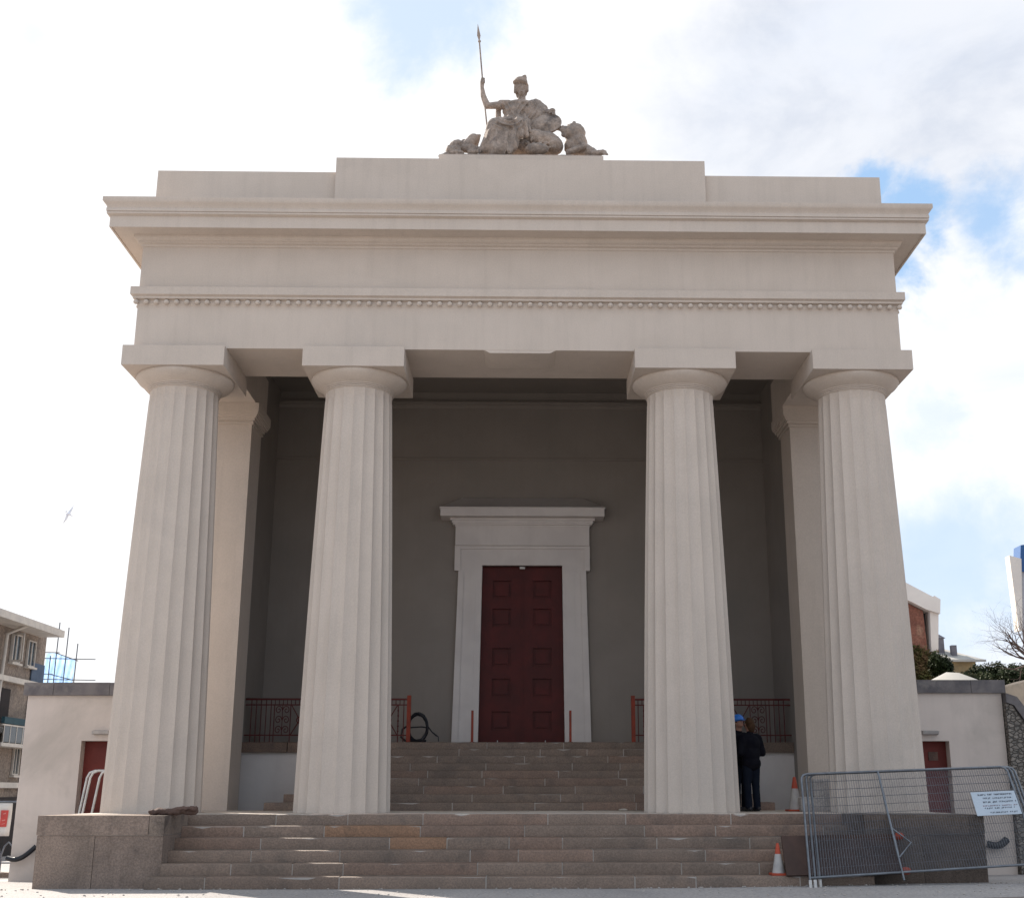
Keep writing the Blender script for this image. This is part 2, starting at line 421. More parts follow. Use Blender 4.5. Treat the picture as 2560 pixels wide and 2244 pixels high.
# side walls, antae, back wall, ceiling
for sx in (-1, 1):
    mb = MB(); mb.box(sx * 6.45, sx * (E - .01), 4.62, 16.9, G(0, 9) - .5, ZT0 + .2); mb.box(sx * 6.45, sx * (E - .2), 4.62, YB + .3, ZT0 + .2, 10.75)
    mb.build('side_wall', M['wallgrey'], B)
mb = MB()
mb.prism([(-6.6, 1.2), (6.6, 1.2), (6.6, 4.62), (5.988, 4.62), (5.988, 1.673), (-5.988, 1.673), (-5.988, 4.62), (-6.6, 4.62)], 'z', ZT0 - .01, 10.75)
mb.build('inner_frieze', M['wallgrey'], B)
for sx in (-1, 1):
    a = empty('anta', (sx * 6.82, 3.6, 0), None, None, parent=B)
    ai = 6.08 if sx < 0 else 6.16
    mb = MB(); mb.box(sx * ai, sx * (E - .05), 3.62, 4.615, -.3, 8.42); mb.build('pier', M['stucco'], a)
    mb = MB()
    for p, z0, z1 in ((.04, 8.42, 8.47), (.025, 8.47, 8.50), (.07, 8.50, 8.56), (.11, 8.56, 8.60), (.13, 8.60, 8.64), (.15, 8.64, 8.68), (.165, 8.68, 8.72), (.17, 8.72, ZA - .002)):
        mb.box(sx * (ai - p), sx * (E + p), 3.62 - p, 4.615 + p, z0, z1)
    mb.build('anta_capital', M['stucco'], a)
mb = MB(); DW, DZ0, DZ1 = 1.10, 1.50, 6.03
mb.box(-6.45, CX - DW, YB, YB + .5, -.5, 10.75); mb.box(CX + DW, 6.45, YB, YB + .5, -.5, 10.75); mb.box(CX - DW, CX + DW, YB, YB + .5, DZ1, 10.75)
mb.build('back_wall', M['wallgrey'], B)
mb = MB(); mb.prism([(YB, 10.30), (YB - .05, 10.33), (YB - .06, 10.37), (YB - .14, 10.40), (YB - .14, 10.46), (YB, 10.46)], 'x', -6.45, 6.45)
mb.prism([(YB, 8.86), (YB - .035, 8.875), (YB - .035, 8.92), (YB, 8.935)], 'x', -6.45, 6.45)
mb.build('wall_string_course', M['wallgrey'], B)
mb = MB(); mb.box(-6.6, 6.6, 1.5, YB + .4, 10.752, 11.0); mb.build('ceiling', M['wallgrey'], B)

# door and its surround
ds = empty('door_surround', (CX, YB, DZ0), None, None, parent=B)
zt = DZ1
for sx in (-1, 1):
    mb = MB()
    def jb(xi0, xo0, xi1, xo1, y, z0, z1):   # battered upright
        vs = []
        for z, xi, xo in ((z0, xi0, xo0), (z1, xi1, xo1)):
            vs += [(CX + sx * xi, y, z), (CX + sx * xo, y, z), (CX + sx * xo, YB + .1, z), (CX + sx * xi, YB + .1, z)]
        mb.add(vs, [(0, 1, 2, 3), (4, 5, 6, 7), (0, 1, 5, 4), (1, 2, 6, 5), (2, 3, 7, 6), (3, 0, 4, 7)])
    jb(1.085, 1.60, 1.035, 1.52, YB - .11, DZ0, zt - .15)
    jb(1.585, 1.745, 1.505, 1.645, YB - .15, DZ0, zt - .15)
    jb(1.25, 1.40, 1.19, 1.33, YB - .125, DZ0, zt - .15)
    mb.build('jamb', M['surround'], ds)
mb = MB()
mb.box(CX - 1.60, CX + 1.60, YB - .11, YB + .1, zt, zt + .50)
mb.box(CX - 1.60, CX - 1.035, YB - .112, YB + .1, zt - .15, zt); mb.box(CX + 1.035, CX + 1.60, YB - .112, YB + .1, zt - .15, zt)
for sx in (-1, 1): mb.box(CX + sx * 1.60, CX + sx * 1.745, YB - .17, YB + .1, zt - .15, zt + .50)
mb.box(CX - 1.60, CX + 1.60, YB - .15, YB + .1, zt + .42, zt + .502)
mb.build('lintel', M['surround'], ds)
mb = MB(); mb.box(CX - 1.735, CX + 1.735, YB - .20, YB + .1, zt + .505, zt + 1.0); mb.build('overdoor_frieze', M['surround'], ds)
mb = MB()
for p, z0, z1 in ((.0, 1.0, 1.04), (.05, 1.04, 1.08), (.08, 1.08, 1.14), (.12, 1.14, 1.20), (.36, 1.20, 1.40), (.385, 1.40, 1.43)):
    mb.box(CX - 1.75 - p, CX + 1.75 + p, YB - .22 - p, YB + .1, zt + z0, zt + z1)
x = 1.75 + .385; y0 = YB - .22 - .385
mb.add([(CX - x, y0, zt + 1.432), (CX + x, y0, zt + 1.432), (CX + x, YB, zt + 1.432), (CX - x, YB, zt + 1.432), (CX - x + .55, YB - .03, zt + 1.80), (CX + x - .55, YB - .03, zt + 1.80)],
       [(0, 1, 5, 4), (1, 2, 5), (0, 4, 3), (0, 3, 2, 1), (2, 3, 4, 5)])
mb.build('hood_cornice', M['surround'], ds)
dr = empty('door', (CX, YB + .1, DZ0), None, None, parent=B)
for sx in (-1, 1):
    mb = MB(); yd = YB + .12
    x0, x1 = CX + sx * .012, CX + sx * 1.12
    zc = [DZ0 + h for h in (.60, 1.42, 2.19, 3.20, 3.93)]; xc = CX + sx * .52; hw = .235
    # leaf as a frame of rails and stiles with sunk square panels
    lo_, hi_ = min(x0, x1), max(x0, x1)
    mb.box(lo_, xc - hw, yd, yd + .08, DZ0, DZ1 + .05); mb.box(xc + hw, hi_, yd, yd + .08, DZ0, DZ1 + .05)
    zs = [DZ0] + [v for z in zc for v in (z - hw, z + hw)] + [DZ1 + .05]
    for i in range(0, len(zs), 2): mb.box(xc - hw, xc + hw, yd, yd + .08, zs[i], zs[i + 1])
    for z in zc:
        mb.box(xc - hw, xc + hw, yd + .07, yd + .079, z - hw, z + hw)
        mb.box(xc - hw + .065, xc + hw - .065, yd + .03, yd + .071, z - hw + .075, z + hw - .075)
    if sx < 0: mb.box(CX - .012, CX + .035, yd - .022, yd, DZ0, DZ1)
    lf = mb.build('door_leaf', M['door'], dr)
    mb = MB(); mb.box(CX + sx * .60 - .012, CX + sx * .60 + .012, yd - .02, yd - .002, DZ0 + .05, DZ0 + .13); mb.build('bolt', M['white_metal'], lf) if False else None
    b_ = MB(); b_.box(CX + sx * .60 - .012, CX + sx * .60 + .012, yd - .02, yd - .002, DZ0 + .05, DZ0 + .12)
    o = b_.build('door_bolt', M['white_metal'], dr)
mb = MB(); mb.box(CX - .07, CX + .07, YB + .02, YB + .11, DZ1 - .07, DZ1 - .015); mb.build('door_sensor', M['white_metal'], dr)

# landing, its white face, coping band
mb = MB()
mb.box(-6.45, 6.45, 6.26, YB, -.3, 1.26)
mb.build('landing_wall', M['surround'], B)
mb = MB()
for a, b in ((-6.44, -2.62), (2.72, 6.44)): course(mb, a, b, 6.17, 6.6, 1.262, 1.498, .8, 1.6)
mb.tint = (1, 1, 1); mb.box(-6.45, 6.45, 6.61, YB + .12, 1.262, 1.499)
mb.build('landing_coping', M['granite'], B)
# inner flight: nine risers, each step narrower than the one below
mb = MB(); mo = MB(); RI = 1.5 / 9
for k in range(9):
    y0 = 3.30 + .358 * k; z1 = RI * (k + 1) - (.002 if k == 8 else 0)
    xl = -5.25 + .328 * k; xr = 5.35 - .328 * k
    course(mb, xl, xr, y0, y0 + .40 if k < 8 else 6.60, RI * k, z1, .8, 2.0)
    mo.box(xl + .012, xr - .012, y0 + .009, 6.25, RI * k, z1 - .012)
st = mb.build('inner_steps', M['granite'], B); mo.build('step_joints', M['mortar'], B)

# podium, front flight and pedestals
mb = MB(); tr_, rs_ = .358, .1874
for j in range(7):
    y0 = -.43 + .62 * j
    course(mb, -7.84, 7.84, y0 + (.012 if j else 0), y0 + .61, -.16, -.001 * (j % 2), 1.0, 2.2)
mb.build('podium_paving', M['granite_top'], B)
mb = MB(); mo = MB()
for k in range(6):
    y0 = -.447 - tr_ * k; z1 = -rs_ * k - .004
    xl, xr = (-5.79, 5.79) if k < 5 else (-5.93, 5.79)
    course(mb, xl, xr, y0 - .004, y0 + tr_ + .03, z1 - rs_ + .002, z1, .8, 2.4, rust={1: -2.4, 2: -2.0}.get(k))
    mo.box(xl + .02, xr - .02, y0 + .005, y0 + tr_ + .3, z1 - rs_ - .02, z1 - .012)
mo.box(-7.8, 7.8, -.3, 8.0, -1.6, -.165)
mo.box(-5.8, 5.8, -1.8, -.2, -1.6, -.95)
mb.build('front_steps', M['granite'], B); mo.build('step_bedding', M['mortar'], B)
for sx in (-1, 1):
    p = empty('pedestal', (sx * 6.8, -1.2, -1.12), None, None, parent=B)
    lo_, hi_ = (-7.84, -5.79) if sx < 0 else (5.79, 7.78)
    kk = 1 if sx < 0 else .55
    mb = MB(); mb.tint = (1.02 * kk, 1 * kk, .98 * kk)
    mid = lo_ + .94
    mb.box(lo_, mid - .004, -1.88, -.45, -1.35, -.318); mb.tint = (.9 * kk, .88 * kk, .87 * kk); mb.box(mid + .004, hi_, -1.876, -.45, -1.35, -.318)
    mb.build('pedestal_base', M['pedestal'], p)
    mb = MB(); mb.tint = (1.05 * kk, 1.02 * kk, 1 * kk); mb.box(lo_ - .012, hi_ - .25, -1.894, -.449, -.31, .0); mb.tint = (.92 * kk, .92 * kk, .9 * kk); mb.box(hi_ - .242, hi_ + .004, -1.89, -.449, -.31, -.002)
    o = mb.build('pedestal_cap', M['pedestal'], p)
    mb = MB(); mb.box(lo_ + .01, hi_ - .01, -1.872, -.46, -.319, -.309); mb.build('pedestal_joint', M['mortar'], p)

# ------------------------------------------------------------------ statue
ST = empty('statue', (0, 1.0, 13.40), 'weathered stone statue of a seated helmeted woman holding a spear', 'statue')
def sp(x, y, Y=1.0): return ((x - 1014) * .00201, Y, 13.42 + (1550 - y) * .00228 + (Y - .42) * .56)
k_ = .00205
mb = MB()
mb.box(-1.70, 1.735, .40, 1.88, 13.40, 13.475); 
for i in range(26):
    x = random.uniform(-1.6, 1.6); mb.ell((x, random.uniform(.45, 1.7), 13.47), (random.uniform(.06, .16), .1, random.uniform(.02, .06)), nu=10, nv=6)
sculpt('base_slab', mb, M['statue'], ST, .03, .03, .15, 2)
mb = MB()
def c(a, b, r0, r1=None): mb.cap(sp(*a), sp(*b), r0 * k_, (r1 if r1 is not None else r0) * k_)
def e(a, rx, ry, rz, rot=(0, 0, 0)): mb.ell(sp(*a), (rx * k_, ry * k_, rz * k_), rot)
# torso and neck
e((960, 1060, 1.15), 150, 95, 110); e((1000, 1000, 1.15), 175, 85, 60); e((950, 1120, 1.12), 125, 95, 90); e((905, 1050, 1.05), 62, 60, 55); e((1030, 1050, 1.05), 60, 60, 55)
c((1015, 985, 1.16), (1015, 880, 1.14), 50, 40)
c((870, 1000, 1.15), (790, 990, 1.14), 62, 52); c((1130, 995, 1.15), (1190, 1010, 1.12), 62, 55)
# raised right arm and hand
c((800, 995, 1.12), (640, 1008, 1.02), 44, 34); c((635, 1005, 1.02), (592, 900, 1.0), 38, 30); c((592, 900, 1.0), (578, 800, .98), 30, 20); 
c((578, 800, .98), (580, 740, .98), 22, 24)
for q in range(4): c((566 + q * 3, 752 - q * 15, .93), (604, 756 - q * 15, .95), 9, 8)
c((572, 770, .95), (600, 748, .91), 9, 8)
# head and hair roll
e((1012, 800, 1.08), 60, 68, 84); e((1012, 860, 1.04), 36, 36, 34)
e((1014, 815, .945), 9, 16, 22); e((1012, 846, .955), 18, 10, 7); e((990, 795, .955), 12, 8, 6); e((1036, 795, .955), 12, 8, 6); e((1012, 780, .958), 42, 14, 8)
c((955, 780, 1.06), (945, 850, 1.08), 26, 20); c((1072, 780, 1.06), (1078, 840, 1.08), 20, 14); c((960, 860, 1.14), (968, 905, 1.16), 18, 10); c((1066, 850, 1.14), (1062, 885, 1.16), 14, 8)
# left arm resting on the shield
c((1180, 1005, 1.12), (1275, 1075, 1.0), 58, 44); c((1200, 975, 1.12), (1150, 985, 1.12), 40, 40)
c((1275, 1075, .98), (1345, 1065, .80), 36, 26); e((1350, 1060, .78), 34, 34, 28)
for q in range(4): c((1345 + q * 9, 1060, .76), (1352 + q * 9, 1100, .74), 8, 7)
c((1330, 1062, .78), (1318, 1090, .74), 9, 8)
c((1170, 960, 1.15), (1260, 1030, 1.1), 40, 44)
# lap, thighs and knees
e((860, 1240, .68), 130, 95, 70)
e((960, 1200, 1.1), 180, 110, 90); c((900, 1190, 1.05), (720, 1220, .66), 88, 72); c((1000, 1190, 1.05), (985, 1210, .62), 80, 72)
# shins under the gown
c((715, 1230, .64), (640, 1470, .58), 72, 74); c((980, 1225, .60), (925, 1440, .52), 66, 58)
c((640, 1470, .56), (560, 1500, .47), 56, 26); c((910, 1450, .5), (890, 1500, .42), 44, 26)
c((760, 1300, .68), (740, 1490, .62), 90, 110); c((850, 1260, .70), (840, 1480, .62), 84, 105); c((690, 1350, .7), (600, 1500, .62), 70, 50)
c((1050, 1200, .72), (1050, 1330, .66), 48, 30); c((1090, 1180, .8), (1080, 1300, .7), 34, 20)
c((820, 1135, .93), (1090, 1105, .93), 17, 17); c((1060, 1120, .9), (1110, 1290, .60), 26, 18); c((1150, 1010, 1.0), (1150, 1130, .95), 75, 70); c((1200, 1040, .98), (1200, 1120, .95), 55, 60); e((1140, 1080, 1.0), 90, 80, 110)
c((990, 1190, .50), (1010, 1330, .48), 34, 30); c((1050, 1190, .52), (1075, 1330, .50), 26, 24)
# seat back post behind the raised arm
c((757, 1040, 1.25), (760, 1200, 1.2), 30, 34)
c((560, 1480, .7), (470, 1500, .65), 40, 36)
sculpt('seated_figure', mb, M['statue'], ST, .0125, .010, .05, 1)
def folds(o):
    me = o.data; O3 = Vector(ORG['statue']); nr = [v.normal.copy() for v in me.vertices]
    def sm(a, b, x): return smooth01((x - a) / (b - a))
    def rdg(p): return 1 - 2 * abs(math.sin(p)) ** .8
    for v, n in zip(me.vertices, nr):
        w = v.co + O3; xc = 1014 + w.x / .00201; yc = 1550 - (w.z - 13.42 - (w.y - .42) * .56) / .00228
        if xc < 555 or yc < 950: continue
        front = sm(.25, -.25, n.y); wob = .5 * math.sin(xc * .021 + yc * .013) + .3 * math.sin(yc * .045 + xc * .01)
        skirt = sm(1235, 1290, yc) * sm(1100, 1040, xc)
        lap = sm(1140, 1170, yc) * sm(1300, 1250, yc) * sm(700, 760, xc) * sm(1090, 1040, xc)
        tor = sm(955, 975, yc) * sm(1150, 1120, yc) * sm(780, 800, xc) * sm(1200, 1170, xc)
        d = skirt * .030 * rdg(math.atan2(xc - 850, yc - 880) * 15 + wob) + lap * .026 * rdg(math.hypot(xc - 880, (yc - 1090) * 1.1) * .062 + wob)
        d += tor * .020 * rdg((xc - 930) * .055 + (yc - 1000) * .035 * (1 if xc > 960 else -1) + wob)
        v.co += n * d * front
    me.update()
folds(bpy.data.objects['seated_figure'])
mb = MB()
mb.ell(sp(1003, 742, 1.08), (74 * k_, 80 * k_, 52 * k_)); mb.ell(sp(1000, 758, 1.00), (86 * k_, 80 * k_, 17 * k_), (0, R(8), 0)); mb.ell(sp(1040, 700, 1.08), (32 * k_, 60 * k_, 18 * k_))
mb.box(sp(1036, 0)[0], sp(1066, 0)[0], 1.0, 1.12, sp(0, 712, 1.05)[2], sp(0, 672, 1.05)[2])
sculpt('helmet', mb, M['statue'], ST, .016, .012, .08, 1)
mb = MB(); mb.tube([sp(640, 1245, 1.0), sp(612, 1010, .98), sp(580, 700, .95), sp(542, 310, .95)], .017, 8); mb.ell(sp(542, 300, .95), (.036, .036, .03), nu=10, nv=8)
a, b = Vector(sp(540, 292, .95)), Vector(sp(520, 100, .95)); m_ = a.lerp(b, .3)
mb.add([a + Vector((-.01, 0, 0)), a + Vector((.01, 0, 0)), m_ + Vector((.040, 0, 0)), b, m_ + Vector((-.040, 0, 0)), m_ + Vector((0, -.02, 0)), m_ + Vector((0, .02, 0))],
       [(0, 1, 5), (1, 2, 5), (2, 3, 5), (3, 4, 5), (4, 0, 5), (1, 0, 6), (2, 1, 6), (3, 2, 6), (4, 3, 6), (0, 4, 6)])
mb.build('spear', M['statue'], ST)
mb = MB(); mb.ell(sp(1278, 1205, .86), (158 * k_, 62 * k_, 120 * k_), (R(-12), R(-12), 0)); mb.ell(sp(1278, 1205, .90), (170 * k_, 40 * k_, 132 * k_), (R(-12), R(-12), 0)); mb.ell(sp(1280, 1200, .74), (34 * k_, 22 * k_, 30 * k_))
mb.tube([Vector(sp(1278, 1205, .86)) + Euler((R(-12), R(-12), 0)).to_matrix() @ Vector((math.cos(a * PI / 20) * 164 * k_, -.035, math.sin(a * PI / 20) * 127 * k_)) for a in range(41)], .022, 8)
sculpt('shield', mb, M['statue'], ST, .015, .006, .1, 1)
mb = MB(); mb.ell(sp(1250, 1420, .95), (215 * k_, 190 * k_, 118 * k_), (0, R(5), 0)); mb.ell(sp(1150, 1390, .95), (150 * k_, 180 * k_, 110 * k_)); mb.ell(sp(1370, 1440, .8), (96 * k_, 120 * k_, 82 * k_)); mb.ell(sp(1180, 1470, .62), (130 * k_, 70 * k_, 60 * k_))
mb.ell(sp(1020, 1480, 1.0), (180 * k_, 180 * k_, 80 * k_))
for i in range(14): mb.ell(sp(1080 + i * 22, 1410 + 50 * math.sin(i * 2.1), .62), (26 * k_, 20 * k_, 16 * k_), (0, i, 0), nu=10, nv=6)
sculpt('rock_seat', mb, M['statue'], ST, .018, .04, .09, 1)
mb = MB()
e((1595, 1300, .92), 115, 95, 118); e((1625, 1400, .95), 105, 105, 118); c((1400, 1240, .9), (1490, 1250, .85), 26, 34); e((1550, 1440, .95), 70, 90, 90); e((1500, 1280, .8), 58, 55, 52); c((1500, 1290, .8), (1448, 1262, .72), 40, 24); c((1490, 1320, .8), (1458, 1312, .75), 28, 18)
e((1588, 1190, .95), 22, 24, 26); e((1530, 1215, .9), 20, 20, 18)
for i in range(40):
    a_ = random.uniform(0, 2 * PI); rr = random.uniform(.55, 1.0)
    e((1600 + 95 * rr * math.cos(a_), 1350 + 135 * rr * math.sin(a_), .84 + .1 * rr), 22, 22, 34, (0, random.uniform(-.6, .6), 0))
c((1600, 1480, .85), (1760, 1500, .62), 52, 36); c((1690, 1440, .8), (1800, 1500, .58), 46, 34); c((1790, 1508, .55), (1880, 1500, .48), 32, 30)
e((1885, 1500, .46), 40, 34, 26)
for q in range(4): c((1875 + q * 12, 1500, .42), (1890 + q * 13, 1520, .39), 12, 11)
c((1520, 1500, .7), (1690, 1440, .55), 34, 26); e((1640, 1500, 1.2), 120, 130, 70)
sculpt('lion', mb, M['statue'], ST, .018, .04, .07, 1)
mb = MB(); mb.cap(sp(440, 1440, .75), sp(500, 1370, .8), 62 * k_, 60 * k_); mb.ell(sp(540, 1350, .9), (24 * k_, 20 * k_, 40 * k_)); mb.cap(sp(560, 1330, .95), sp(530, 1470, .8), 16 * k_, 14 * k_); mb.cap(sp(400, 1470, .7), sp(500, 1480, .7), 46 * k_, 50 * k_); mb.ell(sp(395, 1420, .85), (40 * k_, 50 * k_, 50 * k_))
sculpt('barrel', mb, M['statue'], ST, .018, .015, .1, 1)
mb = MB(); mb.ell(sp(320, 1455, .75), (88 * k_, 90 * k_, 66 * k_), (0, R(-25), 0)); mb.ell(sp(265, 1500, .62), (58 * k_, 60 * k_, 44 * k_)); mb.ell(sp(330, 1520, .55), (80 * k_, 40 * k_, 30 * k_)); mb.cap(sp(250, 1530, .6), sp(150, 1555, .5), 28 * k_, 16 * k_); mb.cap(sp(340, 1500, .52), sp(330, 1548, .47), 12 * k_, 8 * k_); mb.ell(sp(500, 1510, .52), (60 * k_, 40 * k_, 34 * k_))
for i in range(16): mb.ell(sp(300 + 55 * math.cos(i), 1490 + 34 * math.sin(i * 1.7), .58), (22 * k_,) * 3, nu=8, nv=6)
sculpt('carved_fruit_horn', mb, M['statue'], ST, .018, .03, .07, 1)

# ------------------------------------------------------------------ wing buildings
def annex(sx, label):
    gy = 3.6; gz = G(0, gy) - .25
    A = empty('wing_building', (sx * 9, gy, gz), label, 'building', 'low rendered wing buildings beside the portico')
    xi, xo = 7.66, 10.44
    dx0, dx1, dzt, dzb = (8.15, 9.22, 1.42, -.86)
    zt = 2.36 if sx < 0 else 2.43
    mb = MB()
    mb.box(sx * dx1, sx * xo, gy, 9, gz - .4, zt); mb.box(sx * xi, sx * dx0, gy, 9, gz - .4, zt)
    mb.box(sx * dx0, sx * dx1, gy, 9, dzt, zt); mb.box(sx * dx0, sx * dx1, gy + .34, 9, dzb, dzt); mb.box(sx * dx0, sx * dx1, gy, 9, gz - .4, dzb)
    mb.build('wall', M['annexr'], A)
    mb = MB(); x = xi
    while x < xo + .07:
        e_ = min(x + random.uniform(.8, 1.3), xo + .08); j = random.uniform(-.008, .008)
        mb.box(sx * (x + .005), sx * (e_ - .005), gy - .07 + j, gy + .5, zt + .002, zt + .275 + j); x = e_
    mb.box(sx * (xo - .5), sx * (xo + .07), gy + .51, 9, zt + .002, zt + .27)
    mb.build('coping', M['coping'], A)
    mb = MB(); mb.box(sx * dx0, sx * dx1, gy + .24, gy + .33, dzb, dzt)
    for q in range(3):
        mb.box(sx * (dx0 + .16), sx * (dx1 - .16), gy + .222, gy + .24, dzb + .15 + q * .72, dzb + .72 + q * .72)
    d = mb.build('door', M['door2'], A)
    if sx > 0: mb = MB(); mb.box(sx * (dx1 - .30) - .10, sx * (dx1 - .30) + .10, gy + .20, gy + .222, 1.02, 1.20); mb.build('letter_plate', M['sacking'], d)
    mb = MB(); xl = sx * 8.80; mb.prism([(gy, 1.54), (gy - .14, 1.56), (gy - .16, 1.62), (gy, 1.64)], 'x', xl - .17, xl + .17); mb.build('door_lamp', M['white_pl'], A)
annex(-1, 'low cream wing building with dark coping, lit ground beside it and scaffold beyond')
annex(1, 'low grey cream wing building with dark coping beside rubble stone wall')

# hose loops hung low on the wing walls
def hose(x0, x1, y, z0, z1, sag, label, r=.05):
    pts = []; 
    for i in range(13):
        t = i / 12; pts.append((x0 + (x1 - x0) * t, y - .06 * math.sin(PI * t), z0 + (z1 - z0) * t - sag * math.sin(PI * t)))
    mb = MB(); mb.tube(pts, r, 10); tag(mb.build('hose', M['rubber'], loc=pts[0]), label, 'hose', 'black hoses drooping on wing walls')
hose(-10.47, -9.90, 3.50, -.93, -.70, .12, 'black hose drooping beside the left granite pedestal')
hose(9.80, 10.22, 3.50, -.68, -.60, .07, 'black hose drooping behind the leaning mesh fence', .075)

# white barrier frames standing in the left wing doorway
def barrier(dx, dy, label):
    x0 = -9.16 + dx; y = 3.22 + dy; zb = G(0, 3.2); zt = .80
    b = empty('barrier_frame', (x0, y, zb), label, 'barrier', 'white tubular frames leaning in the wing doorway')
    def L(x, z): return (x, y - .02 + (z - zt) * .0 + .10 * (z - zb) / 2, z)
    lean = .26
    pts = [L(x0, zb), L(x0 + lean * .9, zt - .14), L(x0 + lean + .02, zt - .04), L(x0 + lean + .12, zt), L(x0 + 1.15, zt), L(x0 + 1.25, zt - .05), L(x0 + 1.25, zb)]
    mb = MB(); mb.tube(pts, .026, 8); mb.build('frame_tube', M['white_metal'], b)
    for z in (zb + .5, zb + 1.0):
        mb = MB(); mb.tube([L(x0 + lean * (z - zb) / 2.1, z), L(x0 + 1.25, z)], .016, 6); mb.build('cross_bar', M['white_metal'], b)
barrier(0, .0, 'white tubular frame leaning in the doorway, farthest from the column')
barrier(.11, -.12, 'white tubular frame leaning in the doorway, between two others')
barrier(.34, -.24, 'white tubular frame leaning in the doorway, nearest the column')

# rubble wall right of the wing
mb = MB(); mb.prism([(10.46, -1.6), (14.5, -1.6), (14.5, -1.2), (12.6, .2), (11.3, 1.35), (10.86, 1.75), (10.6, 2.16), (10.46, 2.22)], 'y', 3.45, 7)
w = mb.build('rubble_wall', M['rubble'], loc=(11, 3.5, -1.2)); tag(w, 'rubble stone wall with sloping top beside the wing building', 'wall')
mb = MB(); mb.prism([(10.46, 2.222), (10.62, 2.162), (10.88, 1.752), (11.32, 1.352), (12.62, .202), (12.62, .38), (11.4, 1.52), (10.98, 1.93), (10.7, 2.34), (10.46, 2.42)], 'y', 3.40, 7)
mb.build('wall_coping', M['coping'], w)
mb = MB(); mb.prism([(11.6, 1.5), (12.2, 2.9), (13.0, 3.15), (15.5, 2.4), (15.5, 0)], 'y', 7.6, 9.2)
tag(mb.build('stone_ramp', M['sand_slope'], loc=(13, 8, 1)), 'pale stone ramp wall above the rubble wall at picture edge', 'wall')

# ------------------------------------------------------------------ landing railings
def railing(sx, label):
    xa, xb = (-6.44, -2.60) if sx < 0 else (2.70, 6.44)
    r = empty('iron_railing', ((xa + xb) / 2, 6.35, 1.5), label, 'railing', 'red iron railings on the landing'); y = 6.36
    z0, z1 = 1.5, 2.50
    for nm, z, t in (('top_rail', 2.49, .022), ('middle_rail', 2.36, .014), ('bottom_rail', 1.66, .014)):
        mb = MB(); mb.box(xa, xb, y - t, y + t, z - t, z + t); mb.build(nm, M['rail'], r)
    xp = xb if sx < 0 else xa
    mb = MB(); mb.box(xp - .045, xp + .045, y - .045, y + .045, z0, 2.58); mb.build('end_post', M['post'], r)
    x = xp + sx * .12; s = sx; end = 6.5
    def bar(mb, x, a=1.5, b=2.36): mb.tube([(x, y, a), (x, y, b)], .012, 6)
    while abs(x + s * 1.0) < end:
        mb = MB(); bar(mb, x, 1.5, 2.49); bar(mb, x + s * .13)
        for k in range(5): mb.ell((x + s * .13, y, 1.75 + k * .12), (.022, .022, .022), nu=8, nv=6)
        mb.build('twin_bar', M['rail'], r)
        mb = MB(); cx = x + s * .36; mb.tube([(x + s * .15, y, 1.67), (cx + s * .2, y, 2.35)], .013, 6); mb.tube([(x + s * .15, y, 2.35), (cx + s * .2, y, 1.67)], .013, 6)
        mb.tube([(cx + .07 * math.cos(a * PI / 8), y, 2.01 + .07 * math.sin(a * PI / 8)) for a in range(17)], .014, 6, cap=False); mb.ell((cx, y, 2.01), (.035, .03, .035), nu=8, nv=6)
        mb.build('cross_panel', M['rail'], r)
        mb = MB(); bar(mb, x + s * .58); bar(mb, x + s * .96)
        for j in range(3):
            for i in range(2):
                ox = x + s * (.68 + .18 * i); oz = 1.78 + .23 * j
                mb.tube([(ox + s * (1 - 2 * i) * (.085 - .004 * q) * math.cos(q * .5), y, oz + (.105 - .005 * q) * math.sin(q * .5)) for q in range(18)], .011, 5)
        mb.tube([(x + s * .77, y, 1.66), (x + s * .77, y, 2.36)], .010, 5)
        mb.build('scroll_panel', M['rail'], r)
        mb = MB()
        for q in range(11):
            xx = x + s * .095 * q
            if abs(xx) < 6.4: mb.tube([(xx, y, 2.36), (xx, y, 2.49)], .009, 4, False)
        mb.build('frieze_lattice', M['rail'], r)
        x += s * 1.04
    mb = MB()
    while abs(x) < 6.4: bar(mb, x, 1.5, 2.49); x += s * .115
    mb.build('end_lattice', M['rail'], r)
railing(-1, 'red iron railing on the landing with coiled black hose at its end post')
railing(1, 'red iron railing on the landing above the two standing people')
for sx, lb in ((-1, 'rust red post by the door jamb nearer the coiled hose'), (1, 'rust red post by the door jamb nearer the two people')):
    x = CX + sx * 1.16; mb = MB(); mb.box(x - .028, x + .028, 6.42, 6.476, 1.5, 2.24); mb.box(x - .05, x + .05, 6.40, 6.496, 1.5, 1.515)
    tag(mb.build('handrail_post', M['post'], loc=(x, 6.45, 1.5)), lb, 'post', 'rust red posts at the big door')
# coiled black hose
hc = empty('hose_coil', (-2.38, 6.55, 1.5), 'coil of black hose standing upright beside the red railing post', 'hose')
mb = MB(); pts = []
for i in range(120):
    a = i / 119 * 2 * PI * 4; rr = .305 + .022 * math.sin(i * .9); pts.append((-2.40 + rr * .74 * math.cos(a), 6.52 + .11 * i / 119 + .02 * math.sin(i), 1.5 + .345 + rr * 1.04 * math.sin(a)))
mb.tube(pts, .026, 6); mb.build('coil', M['rubber'], hc)
mb = MB(); mb.tube([(-2.62, 6.5, 1.9), (-2.75, 6.45, 1.80), (-2.78, 6.45, 1.62), (-2.66, 6.45, 1.53)], .024, 6); mb.tube([(-2.3, 6.5, 1.56), (-2.55, 6.48, 1.54), (-2.18, 6.45, 1.53)], .03, 6); mb.tube([(-2.62, 6.5, 1.84), (-2.3, 6.5, 1.86), (-2.17, 6.5, 1.84)], .018, 6)
mb.build('hose_loops', M['rubber'], hc)
